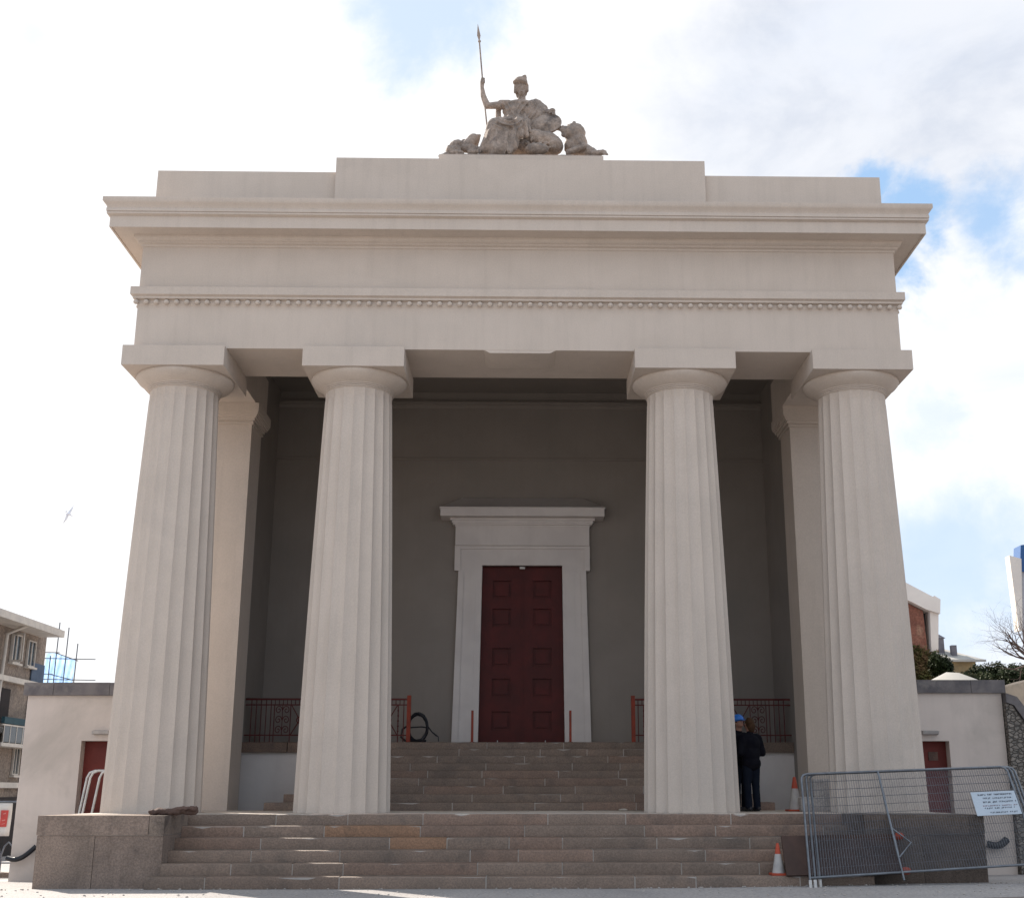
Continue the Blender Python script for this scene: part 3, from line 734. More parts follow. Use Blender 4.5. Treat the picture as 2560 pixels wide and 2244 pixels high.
mb = MB(); mb.tube([(-2.18, 6.52, 1.90), (-2.05, 6.5, 1.74), (-1.95, 6.48, 1.66), (-1.90, 6.46, 1.63), (-1.89, 6.45, 1.52)], [.02, .018, .024, .014, .012], 6); mb.build('nozzle', M['rubber'], hc)

# ------------------------------------------------------------------ people
def person(loc, rz, label, cap_col=None, hair=M['hair'], H=1.80):
    p = empty('person', loc, label, 'person'); k = H / 1.80; ca, sa = math.cos(rz), math.sin(rz)
    def T(x, y, z): return (loc[0] + (x * ca - y * sa) * k, loc[1] + (x * sa + y * ca) * k, loc[2] + z * k)
    # y>0 is the way the person faces
    def cc(m, a, b, r0, r1): m.cap(T(*a), T(*b), r0 * k, r1 * k)
    m = MB()                                                           # body
    m.ell(T(0, .03, 1.68), (.078 * k, .096 * k, .118 * k)); m.ell(T(0, .085, 1.635), (.045 * k, .05 * k, .05 * k)); m.ell(T(0, .128, 1.67), (.014 * k, .02 * k, .026 * k)); m.ell(T(0, .115, 1.625), (.028 * k, .014 * k, .009 * k))
    for s in (-1, 1):
        m.ell(T(s * .08, .02, 1.67), (.012 * k, .024 * k, .034 * k)); m.ell(T(s * .03, .112, 1.69), (.014 * k, .01 * k, .008 * k))
    cc(m, (0, .0, 1.45), (0, .02, 1.60), .06, .055); cc(m, (-.15, 0, 1.40), (.15, 0, 1.40), .05, .05); cc(m, (0, 0, 1.34), (0, 0, 1.0), .085, .085)
    for s in (-1, 1):
        cc(m, (s * .09, 0, .95), (s * .10, .03, .52), .085, .06); cc(m, (s * .10, .03, .52), (s * .10, -.01, .10), .055, .04); cc(m, (s * .10, -.02, .06), (s * .11, .13, .04), .035, .03)
        cc(m, (s * .19, 0, 1.40), (s * .235, -.03, 1.12), .05, .042); cc(m, (s * .235, -.03, 1.12), (s * .13, .19, 1.10), .04, .03); cc(m, (s * .13, .19, 1.10), (s * .09, .25, 1.12), .034, .036)
        for q in range(4): cc(m, (s * (.07 + .0 * q), .26, 1.145 - q * .02), (s * .03, .30 - .004 * q, 1.14 - q * .02), .0105, .009)
        cc(m, (s * .09, .24, 1.15), (s * .06, .27, 1.18), .012, .010)
    sculpt('body', m, M['skin'], p, .012, 0, .1, 2)
    m = MB()                                                           # jacket
    m.ell(T(0, 0, 1.30), (.225 * k, .155 * k, .19 * k), (0, 0, rz)); m.ell(T(0, .0, 1.10), (.205 * k, .155 * k, .24 * k), (0, 0, rz)); m.ell(T(0, -.01, .92), (.21 * k, .16 * k, .16 * k), (0, 0, rz)); cc(m, (-.16, 0, 1.425), (.16, 0, 1.425), .078, .078); cc(m, (0, -.01, 1.46), (0, .0, 1.50), .078, .07)
    for s in (-1, 1): cc(m, (s * .20, 0, 1.41), (s * .275, -.035, 1.12), .08, .07); cc(m, (s * .275, -.035, 1.12), (s * .15, .17, 1.10), .066, .05)
    sculpt('jacket', m, M['black_cloth'], p, .016, .012, .12, 2)
    m = MB()
    for s in (-1, 1): cc(m, (s * .085, 0, .93), (s * .105, .02, .52), .118, .082); cc(m, (s * .105, .02, .52), (s * .105, -.01, .09), .08, .072)
    m.ell(T(0, 0, .93), (.165 * k, .13 * k, .11 * k), (0, 0, rz)); sculpt('trousers', m, M['navy_cloth'], p, .016, .012, .1, 2)
    for s in (-1, 1):
        m = MB(); cc(m, (s * .105, -.05, .05), (s * .12, .16, .04), .048, .04); m.ell(T(s * .11, .06, .045), (.05 * k, .05 * k, .05 * k)); sculpt('shoe', m, M['rubber'], p, .012, 0, .1, 1)
    m = MB(); m.ell(T(0, -.005, 1.71), (.096 * k, .108 * k, .105 * k)); m.ell(T(0, -.055, 1.64), (.085 * k, .06 * k, .10 * k)); m.ell(T(.0, -.06, 1.57), (.06 * k, .04 * k, .06 * k)); sculpt('hair', m, hair, p, .012, .02, .05, 1)
    if cap_col:
        m = MB(); m.ell(T(0, .0, 1.755), (.115 * k, .128 * k, .095 * k)); m.ell(T(0, .07, 1.735), (.11 * k, .12 * k, .014 * k), (0, 0, rz)); sculpt('helmet', m, cap_col, p, .012, 0, .1, 1)
    return p
person((4.63, 1.9, .0), R(28), 'person in black jacket seen from behind with brown hair, leaning on nothing')['label'] = 'person with bare brown hair in black jacket, back turned, beside fluted column'
person((4.50, 2.45, .0), R(-150), 'person in blue cap almost hidden behind the fluted column', M['blue'], H=1.86)

# ------------------------------------------------------------------ fence panels, sign, cones, boards
def fence(dx, dy, lab, brace):
    bl = Vector((4.66 + dx, -2.62 + dy, -1.0)); br = Vector((8.46 + dx, -2.42 + dy, -.80)); tl = Vector((4.86 + dx, -1.46 + dy, .66)); tr = Vector((8.44 + dx, -1.38 + dy, .79))
    f = empty('mesh_fence_panel', tuple(bl), lab, 'fence', 'steel mesh fence panels leaning over the steps')
    mb = MB(); ux = (tr - tl).normalized(); 
    c1 = tl + (bl - tl) * .04; c2 = tl + ux * .10; c3 = tr - ux * .10; c4 = tr + (br - tr) * .05
    mb.tube([bl, c1, tl + ux * .03 + (bl - tl) * .012, c2, c3, tr - ux * .03 + (br - tr) * .015, c4, br], .020, 8); mb.build('frame_tube', M['steel'], f)
    mb = MB(); mb.tube([bl + (tl - bl) * .03, br + (tr - br) * .03], .019, 8); mb.build('bottom_rail', M['steel'], f)
    mb = MB()
    nv = 88
    for i in range(1, nv):
        t = i / nv; a = bl.lerp(br, t); b = tl.lerp(tr, t); mb.tube([a.lerp(b, .03), b], .0027, 3, False)
    for j in range(1, 12):
        t = .03 + .97 * j / 12; mb.tube([bl.lerp(tl, t), br.lerp(tr, t)], .0018, 3, False)
    mb.build('wire_mesh', M['steel_dark'], f)
    for nm, t in (('foot_tube', .0), ('foot_tube', .02)):
        q = bl.lerp(br, t); mb = MB(); mb.tube([q + Vector((0, 0, .02)), q + Vector((0, -.01, -.13))], .026, 8); mb.build(nm, M['white_metal'], f)
        if brace is None: break
    q = br.copy(); mb = MB(); mb.tube([q, q + Vector((0, 0, -.20))], .026, 8); mb.build('foot_tube', M['white_metal'], f)
    if brace:
        a = tl.lerp(tr, .37); b = bl.lerp(br, .395); m1 = a.lerp(b, .84); mb = MB(); mb.tube([m1 + Vector((0, -.03, 0)), a.lerp(b, 1.04) + Vector((0, -.03, 0))], .016, 8); mb.build('middle_post', M['steel'], f)
        mb = MB(); mb.tube([a + Vector((0, -.03, 0)), m1 + Vector((0, -.03, 0))], .02, 8); p1 = a.lerp(b, .56) + Vector((0, -.03, 0)); p2 = a.lerp(b, .70) + Vector((.26, -.03, .0))
        mb.tube([p1, p2, m1 + Vector((0, -.03, 0))], .014, 6); mb.build('brace', M['steel'], f)
    return bl, br, tl, tr
bl, br, tl, tr = fence(0, 0, 'steel mesh fence panel leaning in front, with a bent brace and a sign', True)
fence(.10, .08, 'steel mesh fence panel leaning just behind the one with the sign', False)
fence(.19, .16, 'steel mesh fence panel leaning hindmost against the pedestal', None)
sg = empty('notice_sign', tuple(tl.lerp(tr, .9).lerp(bl.lerp(br, .9), .3)), 'small white notice board with dark lines of text on the mesh fence', 'sign')
def fp(u, v, off=-.04):   # point on the fence plane, u along, v down
    n = (br - bl).cross(tl - bl).normalized(); n = n if n.y < 0 else -n
    return tl.lerp(tr, u).lerp(bl.lerp(br, u), v) + n * abs(off)
mb = MB(); u0, u1, v0, v1 = .785, .992, .265, .50
P0 = [fp(u0, v0), fp(u1, v0), fp(u1, v1), fp(u0, v1)]; P1 = [fp(u0, v0, -.032), fp(u1, v0, -.032), fp(u1, v1, -.032), fp(u0, v1, -.032)]
mb.add(P0 + P1, [(0, 1, 2, 3), (4, 5, 6, 7), (0, 1, 5, 4), (1, 2, 6, 5), (2, 3, 7, 6), (3, 0, 4, 7)]); mb.build('board', M['sign'], sg)
for row, (v, red, u_s, u_e, hh) in enumerate(((.288, 0, .815, .975, .016), (.325, 0, .835, .962, .014), (.362, 0, .83, .978, .016), (.402, 1, .825, .985, .010), (.425, 0, .83, .97, .013), (.468, 0, .85, .975, .014))):
    mb = MB(); u = u_s; q = 0
    while u < u_e:
        w_ = random.uniform(.0035, .007); q += 1
        if q % random.choice((6, 8, 9)) == 0: u += .007
        for (a0, a1, b0, b1) in random.choice((((0, 1, 0, .3), (0, .35, 0, 1)), ((0, 1, .7, 1), (.6, 1, 0, 1)), ((0, .35, 0, 1), (.65, 1, 0, 1), (0, 1, .4, .62)), ((0, 1, 0, .28), (.3, .7, 0, 1)))):
            x0_, x1_ = u + w_ * a0, u + w_ * a1; y0_, y1_ = v + hh * b0, v + hh * b1
            mb.add([fp(x0_, y0_, -.0425), fp(x1_, y0_, -.0425), fp(x1_, y1_, -.0425), fp(x0_, y1_, -.0425)], [(0, 1, 2, 3)])
        u += w_ + .0022
    mb.build('lettering', M['ink_red'] if red else M['ink'], sg)

def cone(loc, h, label):
    c_ = empty('traffic_cone', loc, label, 'traffic cone', 'small orange and white traffic cones')
    x, y, z = loc; w_ = h * .27
    mb = MB(); mb.box(x - w_, x + w_, y - w_, y + w_, z, z + .035); mb.build('base', M['orange'], c_)
    mb = MB(); mb.lathe((x, y, z), [(h * .21, .035), (h * .10, h * .66)], 24); mb.build('sleeve', M['white_pl'], c_)
    mb = MB(); mb.lathe((x, y, z), [(h * .10, h * .66), (h * .045, h * .98), (h * .03, h)], 24); mb.build('tip', M['orange'], c_)
cone((4.28, -2.05, -.94), .50, 'orange tipped white traffic cone on the bottom granite step')
cone((5.52, 2.1, .0), .66, 'orange tipped white traffic cone by the pale stone blocks')

mb = MB(); bd = empty('leaning_board', (5.4, -2.3, -.9), 'dark board with red corner guards propped behind the mesh fence', 'board')
a = Vector((4.36, -2.30, -.93)); b = Vector((6.30, -2.28, -.90)); up = Vector((0, .30, .60))
mb.add([a, b, b + up, a + up, a + Vector((0, .05, -.02)), b + Vector((0, .05, -.02)), b + up + Vector((0, .05, -.02)), a + up + Vector((0, .05, -.02))], [(0, 1, 2, 3), (4, 5, 6, 7), (0, 1, 5, 4), (1, 2, 6, 5), (2, 3, 7, 6), (3, 0, 4, 7)]); mb.build('sheet', M['plywood'], bd)
for t in (.06, .94):
    q = b + up * t; mb = MB(); mb.ell(tuple(q + Vector((0, -.02, 0))), (.09, .05, .06), nu=14, nv=8); mb.build('corner_guard', M['orange'], bd)

# pale stone blocks stacked on the podium
def block(x0, x1, y0, y1, z0, z1, lab, rot=0):
    mb = MB(); mb.tint = (1.1, 1.12, 1.15)
    nx, ny, nz = 5, 4, 3
    mb.box(x0, x1, y0, y1, z0, z1)
    o = sculpt('stone_block', mb, M['pale_stone'], None, .03, .03, .2, 3, loc=((x0 + x1) / 2, (y0 + y1) / 2, z0)); tag(o, lab, 'stone block', 'pale stone blocks on the podium')
block(5.55, 6.6, 1.75, 2.3, -.01, .27, 'pale stone block under a smaller one beside the white cone')
block(5.85, 6.5, 1.85, 2.3, .265, .62, 'smaller pale stone block resting on a longer one beside the column')
# rolled sack on the left pedestal
mb = MB(); mb.cap((-6.12, -1.55, .045), (-5.75, -1.5, .055), .045, .055); mb.cap((-5.8, -1.5, .055), (-5.44, -1.35, .065), .055, .065); mb.ell((-5.62, -1.45, .10), (.14, .08, .04)); mb.ell((-5.98, -1.5, .07), (.12, .09, .04)); mb.ell((-5.46, -1.4, .10), (.08, .08, .05))
tag(sculpt('rolled_sacking', mb, M['sacking'], None, .015, .05, .06, 1, loc=(-5.8, -1.5, 0)), 'crumpled brown sacking lying on the pedestal beside the steps', 'sacking')
mb = MB(); mb.ell((2.15, 2.9, .02), (.10, .07, .022), nu=10, nv=6); tag(sculpt('scrap_paper', mb, M['paper'], None, .012, .02, .04, 0, loc=(2.15, 2.9, 0)), 'crumpled pale paper on the paving at the foot of the inner steps', 'litter')

# ------------------------------------------------------------------ left background
AP = empty('apartment_block', (-33, 52, -2.6), 'brown pebbledashed apartment block with open casement window and drainpipe', 'building')
XF, Y0_, Y1_ = -31, 30, 56.7; gz = G(-32, 52)
mb = MB(); mb.box(-45, XF, Y0_, Y1_, gz - .5, 10.4); mb.build('wall', M['pebble'], AP)
mb = MB(); mb.prism([(-46, 10.2), (XF + 1.3, 10.2), (XF + 1.3, 10.5), (-38, 13.2), (-46, 13.2)], 'y', Y0_, 55.6); mb.build('roof', M['roof'], AP)
mb = MB(); mb.box(XF + 1.3, XF + 1.5, Y0_, 55.7, 10.0, 10.42); mb.box(XF, XF + 1.3, Y0_, 55.6, 10.0, 10.19); mb.build('eaves_gutter', M['pale_trim'], AP)
mb = MB(); mb.tube([(XF + 1.3, 50.4, 10.1), (XF + .3, 49.9, 9.5), (XF + .2, 49.9, 6), (XF + .2, 49.9, gz)], .11, 8); mb.build('drainpipe', M['pale_trim'], AP)
for z in (6.9, 3.9, .75):
    mb = MB(); mb.box(XF, XF + .35, Y0_, Y1_ - .02, z - .12, z + .2); mb.build('string_course', M['pale_trim'], AP)
def window(y, z, w_, h, op=False):
    mb = MB(); x = XF + .02; t = .07
    mb.box(x, x + .14, y, y + t, z, z + h); mb.box(x, x + .14, y + w_ - t, y + w_, z, z + h); mb.box(x, x + .14, y + t, y + w_ - t, z, z + t); mb.box(x, x + .14, y + t, y + w_ - t, z + h - t, z + h); mb.box(x, x + .12, y + w_ / 2 - t / 2, y + w_ / 2 + t / 2, z + t, z + h - t)
    mb.box(x, x + .28, y - .1, y + w_ + .1, z - .14, z - .02)
    f = mb.build('window', M['pale_trim'], AP)
    mb = MB(); mb.box(x + .01, x + .05, y + t, y + w_ - t, z + t, z + h - t); mb.build('pane', M['glass'], f)
    if op:
        mb = MB(); a = Vector((x + .1, y + w_ * .05, z)); d = Vector((.75, -.2, 0)); n_ = Vector((.2, .75, 0)).normalized() * .03
        for (u0_, u1_, v0_, v1_) in ((0, .1, 0, 1), (.9, 1, 0, 1), (0.1, .9, 0, .06), (.1, .9, .94, 1)):
            ps = [a + d * u0_ + Vector((0, 0, h * v0_)), a + d * u1_ + Vector((0, 0, h * v0_)), a + d * u1_ + Vector((0, 0, h * v1_)), a + d * u0_ + Vector((0, 0, h * v1_))]
            mb.add([p - n_ for p in ps] + [p + n_ for p in ps], [(0, 1, 2, 3), (4, 5, 6, 7), (0, 1, 5, 4), (1, 2, 6, 5), (2, 3, 7, 6), (3, 0, 4, 7)])
        mb.build('open_casement', M['pale_trim'], f)
window(51.2, 8.0, 1.3, 1.7, True); window(53.6, 8.0, 1.2, 1.6); window(50.2, 1.4, .8, 1.9); window(53.2, 1.4, .9, 1.8); window(46, 8.0, 1.3, 1.6); window(46, 4.6, 1.3, 1.6); window(46, 1.4, 1.0, 1.8)
mb = MB(); mb.box(XF, XF + .05, 50.6, 51.9, 4.4, 6.4); mb.build('balcony_door', M['dark_void'], AP)
mb = MB(); mb.box(XF + .0, XF + .06, 48, 56, gz, .1); mb.build('shop_opening', M['dark_void'], AP)
mb = MB(); mb.box(XF + .9, XF + 1.1, 49, 56.2, 4.25, 4.62); mb.build('planter_strip', M['teal'], AP)
mb = MB(); mb.box(XF + .05, XF + 1.15, 48.8, 56.3, 2.95, 3.15)
for i in range(9): mb.box(XF + 1.05, XF + 1.12, 49 + i * .9, 49.07 + i * .9, 3.15, 4.2)
mb.box(XF + 1.04, XF + 1.13, 48.8, 56.3, 4.12, 4.2)
mb.build('balcony', M['pale_trim'], AP)
mb = MB(); mb.box(XF + 1.06, XF + 1.1, 49, 56.2, 3.2, 4.1); mb.build('balcony_glass', M['glass'], AP)
mb = MB(); mb.box(XF + .03, XF + .1, 54.6, 56.6, gz + 1, 8.3); mb.build('blue_sheeting', M['teal'] if False else surf('blue_grey_sheet', (.08, .11, .16), (.06, .085, .13), 1.2, .8, 6, .3, .05), AP)

SC = empty('scaffolding', (-31.5, 60, G(-31, 60)), 'steel pole scaffolding with pale blue netting beyond the apartment block', 'scaffolding')
zg = G(-31, 60)
for x, zt in ((-32.0, 9.3), (-31.60, 11.56), (-30.95, 11.21), (-30.25, 10.13)):
    mb = MB(); mb.tube([(x - .05, 60, zg), (x + .08, 60, zt)], .038, 6); mb.build('standard_pole', M['steel_dark'], SC)
for x0, x1, z0, z1 in ((-33.2, -31.3, 9.53, 9.50), (-32.3, -28.85, 9.12, 9.05), (-32.2, -28.72, 7.72, 7.66), (-31.6, -30.0, 9.5, 8.95), (-31.9, -30.2, 8.08, 7.66), (-32.9, -31.6, 8.1, 8.05), (-32.2, -29, 4.4, 4.4)):
    mb = MB(); mb.tube([(x0, 59.9, z0), (x1, 59.9, z1)], .034, 6); mb.build('ledger_pole', M['steel_dark'], SC)
mb = MB(); mb.smooth = True
top = [(-32.35, 9.5), (-31.6, 9.5), (-31.0, 9.25), (-30.35, 9.05)]
vs = []; 
for i in range(25):
    t = i / 24 * 3; j = min(int(t), 2); f_ = t - j; x = top[j][0] + (top[j + 1][0] - top[j][0]) * f_; z = top[j][1] + (top[j + 1][1] - top[j][1]) * f_
    for k in range(9):
        s_ = k / 8; vs.append((x - .1 * s_, 60.3 + .06 * math.sin(i * 1.3 + k), z + (5.5 - z) * s_))
mb.add(vs, [(i * 9 + k, (i + 1) * 9 + k, (i + 1) * 9 + k + 1, i * 9 + k + 1) for i in range(24) for k in range(8)])
o = mb.build('netting', M['netting'], SC)
so = o.modifiers.new('t', 'SOLIDIFY'); so.thickness = .02

# low hooped fence with banner
yb = 9.0; zb = G(-13, yb)
HF = empty('hooped_fence', (-14, yb, zb), 'low grey hooped iron fence under the red and white banner', 'fence')
mb = MB()
for i in range(12):
    x = -12.55 - i * .34; mb.tube([(x, yb, zb + .1), (x, yb, zb + .55), (x - .05, yb, zb + .75), (x - .15, yb, zb + .84), (x - .24, yb, zb + .75), (x - .30, yb, zb + .55), (x - .30, yb, zb + .1)], .022, 6)
mb.build('hoops', M['steel_dark'], HF)
mb = MB(); mb.tube([(-17, yb, zb + .35), (-12.5, yb, zb + .35)], .02, 6); mb.tube([(-17, yb, .14), (-12.5, yb, .14)], .03, 6); mb.build('rail', M['steel_dark'], HF)
mb = MB()
for x in (-12.5, -14.6, -16.8): mb.tube([(x, yb, zb), (x, yb, .18)], .035, 8)
mb.build('post', M['steel_dark'], HF)
BN = empty('banner', (-14, yb - .06, -.7), 'white banner with red lettered blocks tied on the hooped fence', 'banner')
mb = MB(); mb.smooth = True; vs = []
for i in range(31):
    for k in range(7):
        vs.append((-16.8 + 4.12 * i / 30, yb - .07 + .02 * math.sin(i * .8 + k * .7), -.68 + .79 * k / 6))
mb.add(vs, [(i * 7 + k, (i + 1) * 7 + k, (i + 1) * 7 + k + 1, i * 7 + k + 1) for i in range(30) for k in range(6)]); o = mb.build('cloth', M['banner'], BN, fix=False); so = o.modifiers.new('t', 'SOLIDIFY'); so.thickness = .012
mb = MB()
for a, b, d in ((-13.95, -12.98, .05), (-12.93, -12.74, .02), (-15.4, -14.2, .05)):
    mb.add([(a, yb - .105, -.46), (b - d, yb - .105, -.46), (b, yb - .105, -.06), (a, yb - .105, -.06)], [(0, 1, 2, 3)])
mb.build('red_block', M['banner_red'], BN)
mb = MB()
for (x, z, w_, h_) in ((-13.4, -.18, .16, .05), (-13.2, -.15, .1, .07), (-13.5, -.34, .2, .03), (-13.25, -.36, .12, .06), (-13.06, -.38, .04, .12), (-12.87, -.16, .07, .04), (-12.88, -.32, .08, .04), (-12.88, -.40, .08, .03)):
    mb.add([(x, yb - .112, z), (x + w_, yb - .112, z + .02), (x + w_, yb - .112, z + h_), (x, yb - .112, z + h_ - .02)], [(0, 1, 2, 3)])
mb.build('pale_marks', M['banner_pale'], BN)
mb = MB(); mb.box(-20, -12.2, yb - .35, yb + .15, zb - .3, zb + .14); tag(mb.build('low_kerb_wall', M['granite'], loc=(-15, yb, zb)), 'low stone kerb wall carrying the hooped fence', 'wall')

# ------------------------------------------------------------------ right background
BR = empty('brick_building', (21, 42, G(21, 42)), 'brown brick building with white angular roof edge on the rise', 'building')
mb = MB(); mb.prism([(15, 3), (21.15, 3), (21.12, 8), (21.05, 9.55), (20.3, 9.95), (19.5, 10.3), (15, 11.5)], 'y', 40, 47); mb.build('wall', M['brick'], BR)
mb = MB(); mb.prism([(19.3, 11.45), (20.4, 10.85), (21.5, 10.25), (21.6, 10.3), (21.9, 10.1), (21.82, 9.35), (21.1, 9.58), (20.3, 10.0), (19.3, 10.4)], 'y', 39.6, 47); mb.build('roof_edge', M['white_wall'], BR)
mb = MB(); mb.prism([(21.36, 9.5), (21.80, 9.36), (21.5, 6), (21.2, 6)], 'y', 39.8, 41); mb.build('corner_pier', M['white_wall'], BR)
mb = MB(); mb.box(21.12, 21.34, 40.6, 46, 6.2, 9.52); mb.build('window', M['glass'], BR)
HS = empty('hipped_house', (30, 60, 6.4), 'house with pale hipped roof and dark chimneys above the shrubs', 'building')
mb = MB(); mb.box(26.5, 31.2, 60.3, 66, 5, 9.1); mb.build('wall', M['yellow_wall'], HS)
mb = MB(); mb.add([(25.5, 59.8, 9.12), (31.7, 59.8, 9.12), (31.7, 67, 9.12), (25.5, 67, 9.12), (27.6, 62.5, 10.25), (29.5, 62.5, 10.25)], [(0, 1, 5, 4), (1, 2, 5), (2, 3, 4, 5), (3, 0, 4), (0, 3, 2, 1)]); mb.box(25.5, 31.75, 59.75, 59.9, 8.98, 9.13)
mb.build('roof', M['slate_pale'], HS)
mb = MB(); mb.box(28.75, 29.45, 61.2, 61.9, 9.5, 10.75); mb.add([(28.65, 61.1, 10.75), (29.55, 61.1, 10.75), (29.55, 62, 10.75), (28.65, 62, 10.75), (29.1, 61.55, 11.15)], [(0, 1, 4), (1, 2, 4), (2, 3, 4), (3, 0, 4), (3, 2, 1, 0)]); mb.build('chimney', M['roof'], HS)
mb = MB(); mb.box(29.75, 30.1, 60.6, 61, 9.3, 10.2); mb.build('chimney', M['roof'], HS)
mb = MB(); mb.add([(12.95, 15, 2.0), (14.35, 15, 2.0), (14.35, 16.6, 2.0), (12.95, 16.6, 2.0), (13.45, 15.5, 4.02), (13.85, 15.5, 4.0), (12.95, 15, 3.7), (14.35, 15, 3.7), (14.35, 16.6, 3.7), (12.95, 16.6, 3.7)],
    [(6, 7, 5, 4), (7, 8, 5), (8, 9, 4, 5), (9, 6, 4), (0, 1, 7, 6), (1, 2, 8, 7), (2, 3, 9, 8), (3, 0, 6, 9), (3, 2, 1, 0)])
tag(mb.build('low_hut', M['slate_pale'], loc=(13.7, 15.8, 2)), 'low pale stone hut roof showing above the wing coping', 'building')
TW = empty('tall_block', (24, 31, 4), 'tall grey block with white pier and blue panel at picture edge', 'building')
mb = MB(); mb.prism([(22.15, 30.3), (40, 30.3), (40, 38), (26.6, 38)], 'z', 4, 10.2); mb.build('wall', M['grey_wall'], TW)
mb = MB(); mb.prism([(21.82, 7.2), (21.98, 7.2), (22.25, 10.4), (21.72, 10.55)], 'y', 29.8, 30.3); mb.build('white_pier', M['white_wall'], TW)
mb = MB(); mb.prism([(22.3, 9.9), (22.45, 11.1), (24, 11.3), (24, 9.9)], 'y', 30.2, 31); mb.build('blue_panel', surf('blue_panel', (.03, .10, .26), (.025, .08, .22), 1, .5, 10, 0), TW)

def clump(mb, c0, rad, n, s):
    for _ in range(n):
        a = random.uniform(0, 2 * PI); z = random.uniform(-1, 1); q = math.sqrt(1 - z * z); r_ = random.uniform(.35, 1.08)
        p = Vector((c0[0] + rad[0] * q * math.cos(a) * r_, c0[1] + rad[1] * q * math.sin(a) * r_, c0[2] + rad[2] * z * r_))
        u = Vector((random.gauss(0, 1), random.gauss(0, 1), random.gauss(0, 1))).normalized(); v = u.orthogonal().normalized(); w = s * random.uniform(.6, 1.4)
        mb.add([p - u * w, p + v * w * .5, p + u * w, p - v * w * .5], [(0, 1, 2, 3)])
def shrub(x, y, w_, h, lab, n=900, mat=None, base=None, s=.065):
    zb_ = G(x, y) if base is None else base
    e_ = empty('evergreen_shrub', (x, y, zb_), lab, 'shrub', 'dark shrubs on the rise beyond the wing')
    mb = MB()
    for i in range(7):
        clump(mb, (x + random.uniform(-.5, .5) * w_, y + random.uniform(-.4, .4) * w_, zb_ + h * random.uniform(.35, .8)), (w_ * .38, w_ * .38, h * .28), n // 3, s)
    mb.build('foliage', mat or M['leaf'], e_, fix=False)
    mb = MB()
    for i in range(5):
        a = random.uniform(0, 6.28); mb.tube([(x, y, zb_ - .2), (x + .3 * w_ * math.cos(a), y + .3 * w_ * math.sin(a), zb_ + h * .7)], [.06, .02], 5)
    mb.build('stems', M['bark'], e_)
shrub(14.95, 20.2, .6, 1.45, 'dark shrub against the foot of the brown brick building', 1200)
shrub(15.7, 19.4, 1.1, .75, 'low olive shrub below the hipped roof, between two taller ones', 1000)
shrub(16.5, 20, .8, 1.1, 'dark pointed shrub at the right end of the hipped roof', 1200)
shrub(17.3, 19, 1.5, 1.0, 'broad dark shrub under the bare branches', 1800)
shrub(18.6, 18, 1.8, 1.6, 'dark shrub at the picture edge behind the ramp wall', 1800)
# ivy on the brick building
e_ = empty('dry_climber', (21.0, 39.7, 6), 'dry brown climber covering the lower brick wall', 'climbing plant')
mb = MB()
for i in range(14): clump(mb, (20.6 + random.uniform(-.8, 1.0), 39.6, 5.6 + random.uniform(0, 2.3) * (1 - i / 30)), (.5, .22, .5), 160, .11)
mb.build('foliage', M['ivy'], e_, fix=False)
# bare tree
T_ = empty('bare_tree', (17.0, 16, G(17, 16)), 'leafless tree with tangled thin branches above the dark shrubs', 'tree')
def branch(mb, p, d, L, r_, dep):
    q = p; pts = [p]; rs = [r_]
    for i in range(4):
        d = (d + Vector((random.gauss(0, .22), random.gauss(0, .2), random.gauss(.04, .18)))).normalized(); q = q + d * L / 4; pts.append(q); rs.append(r_ * (1 - .17 * (i + 1)))
        if dep > 0 and i > 0:
            nd = (d + Vector((random.gauss(0, .75), random.gauss(0, .5), random.gauss(.1, .55)))).normalized(); branch(mb, q, nd, L * .62, rs[-1] * .62, dep - 1)
    mb.tube(pts, rs, 5, False)
mb = MB(); zb_ = G(17, 16); mb.tube([(17.0, 16, zb_ - .2), (16.75, 16, zb_ + 1), (16.6, 16, zb_ + 1.9)], [.12, .10, .08], 8); mb.build('trunk', M['bark'], T_)
mb = MB(); p = Vector((16.6, 16, zb_ + 1.7))
for d in ((-.95, 0, .05), (-.9, .1, .2), (-.8, -.1, -.05), (-.6, .1, .4), (-.9, 0, .35), (-.7, .1, .75), (-.35, 0, 1), (.3, 0, 1), (.8, 0, .8), (-1, -.1, .1), (.1, .2, 1), (-.8, .1, .55)): branch(mb, p, Vector(d).normalized(), 1.35, .04, 3)
mb.build('branches', M['bark'], T_)

# gull
gl = empty('gull', (-33.65, 65, 20.3), 'pale grey gull flying in the white sky', 'bird')
mb = MB(); mb.ell((-33.65, 65, 20.3), (.16, .34, .15), (R(20), 0, R(30))); mb.ell((-33.75, 64.7, 20.42), (.09, .12, .09)); 
for s, pts in ((1, [(-33.62, 65, 20.35), (-33.4, 65.05, 20.75), (-33.28, 65.15, 21.15)]), (-1, [(-33.7, 65, 20.2), (-33.85, 65.05, 19.75), (-34.15, 65.2, 19.35)])):
    mb.tube(pts, [.15, .10, .02], 8)
mb.cap((-33.6, 65.2, 20.22), (-33.45, 65.5, 20.18), .08, .05)
for d in ((-.3, .06), (.28, -.02)): mb.cap((-33.65, 65, 20.28), (-33.65 + d[0], 65, 20.28 + d[1]), .06, .03)
mb.v = [tuple(Vector((-33.65, 65, 20.3)) + (Vector(v) - Vector((-33.65, 65, 20.3))) * .78) for v in mb.v]
sculpt('body', mb, M['feather'], gl, .025, 0, .1, 1)

# loose chippings on the worn surface in front of the steps
mb = MB()
for i in range(420):
    x = random.uniform(-9.5, 9); y = random.uniform(-4.4, -2.3) if random.random() < .7 else random.uniform(-2.36, -2.26); r_ = random.uniform(.006, .02)
    mb.ell((x, y, G(x, y) + r_ * .3), (r_ * 1.3, r_, r_ * .7), (0, 0, i), nu=5, nv=4)
tag(mb.build('gravel', M['mortar']), kind='stuff')

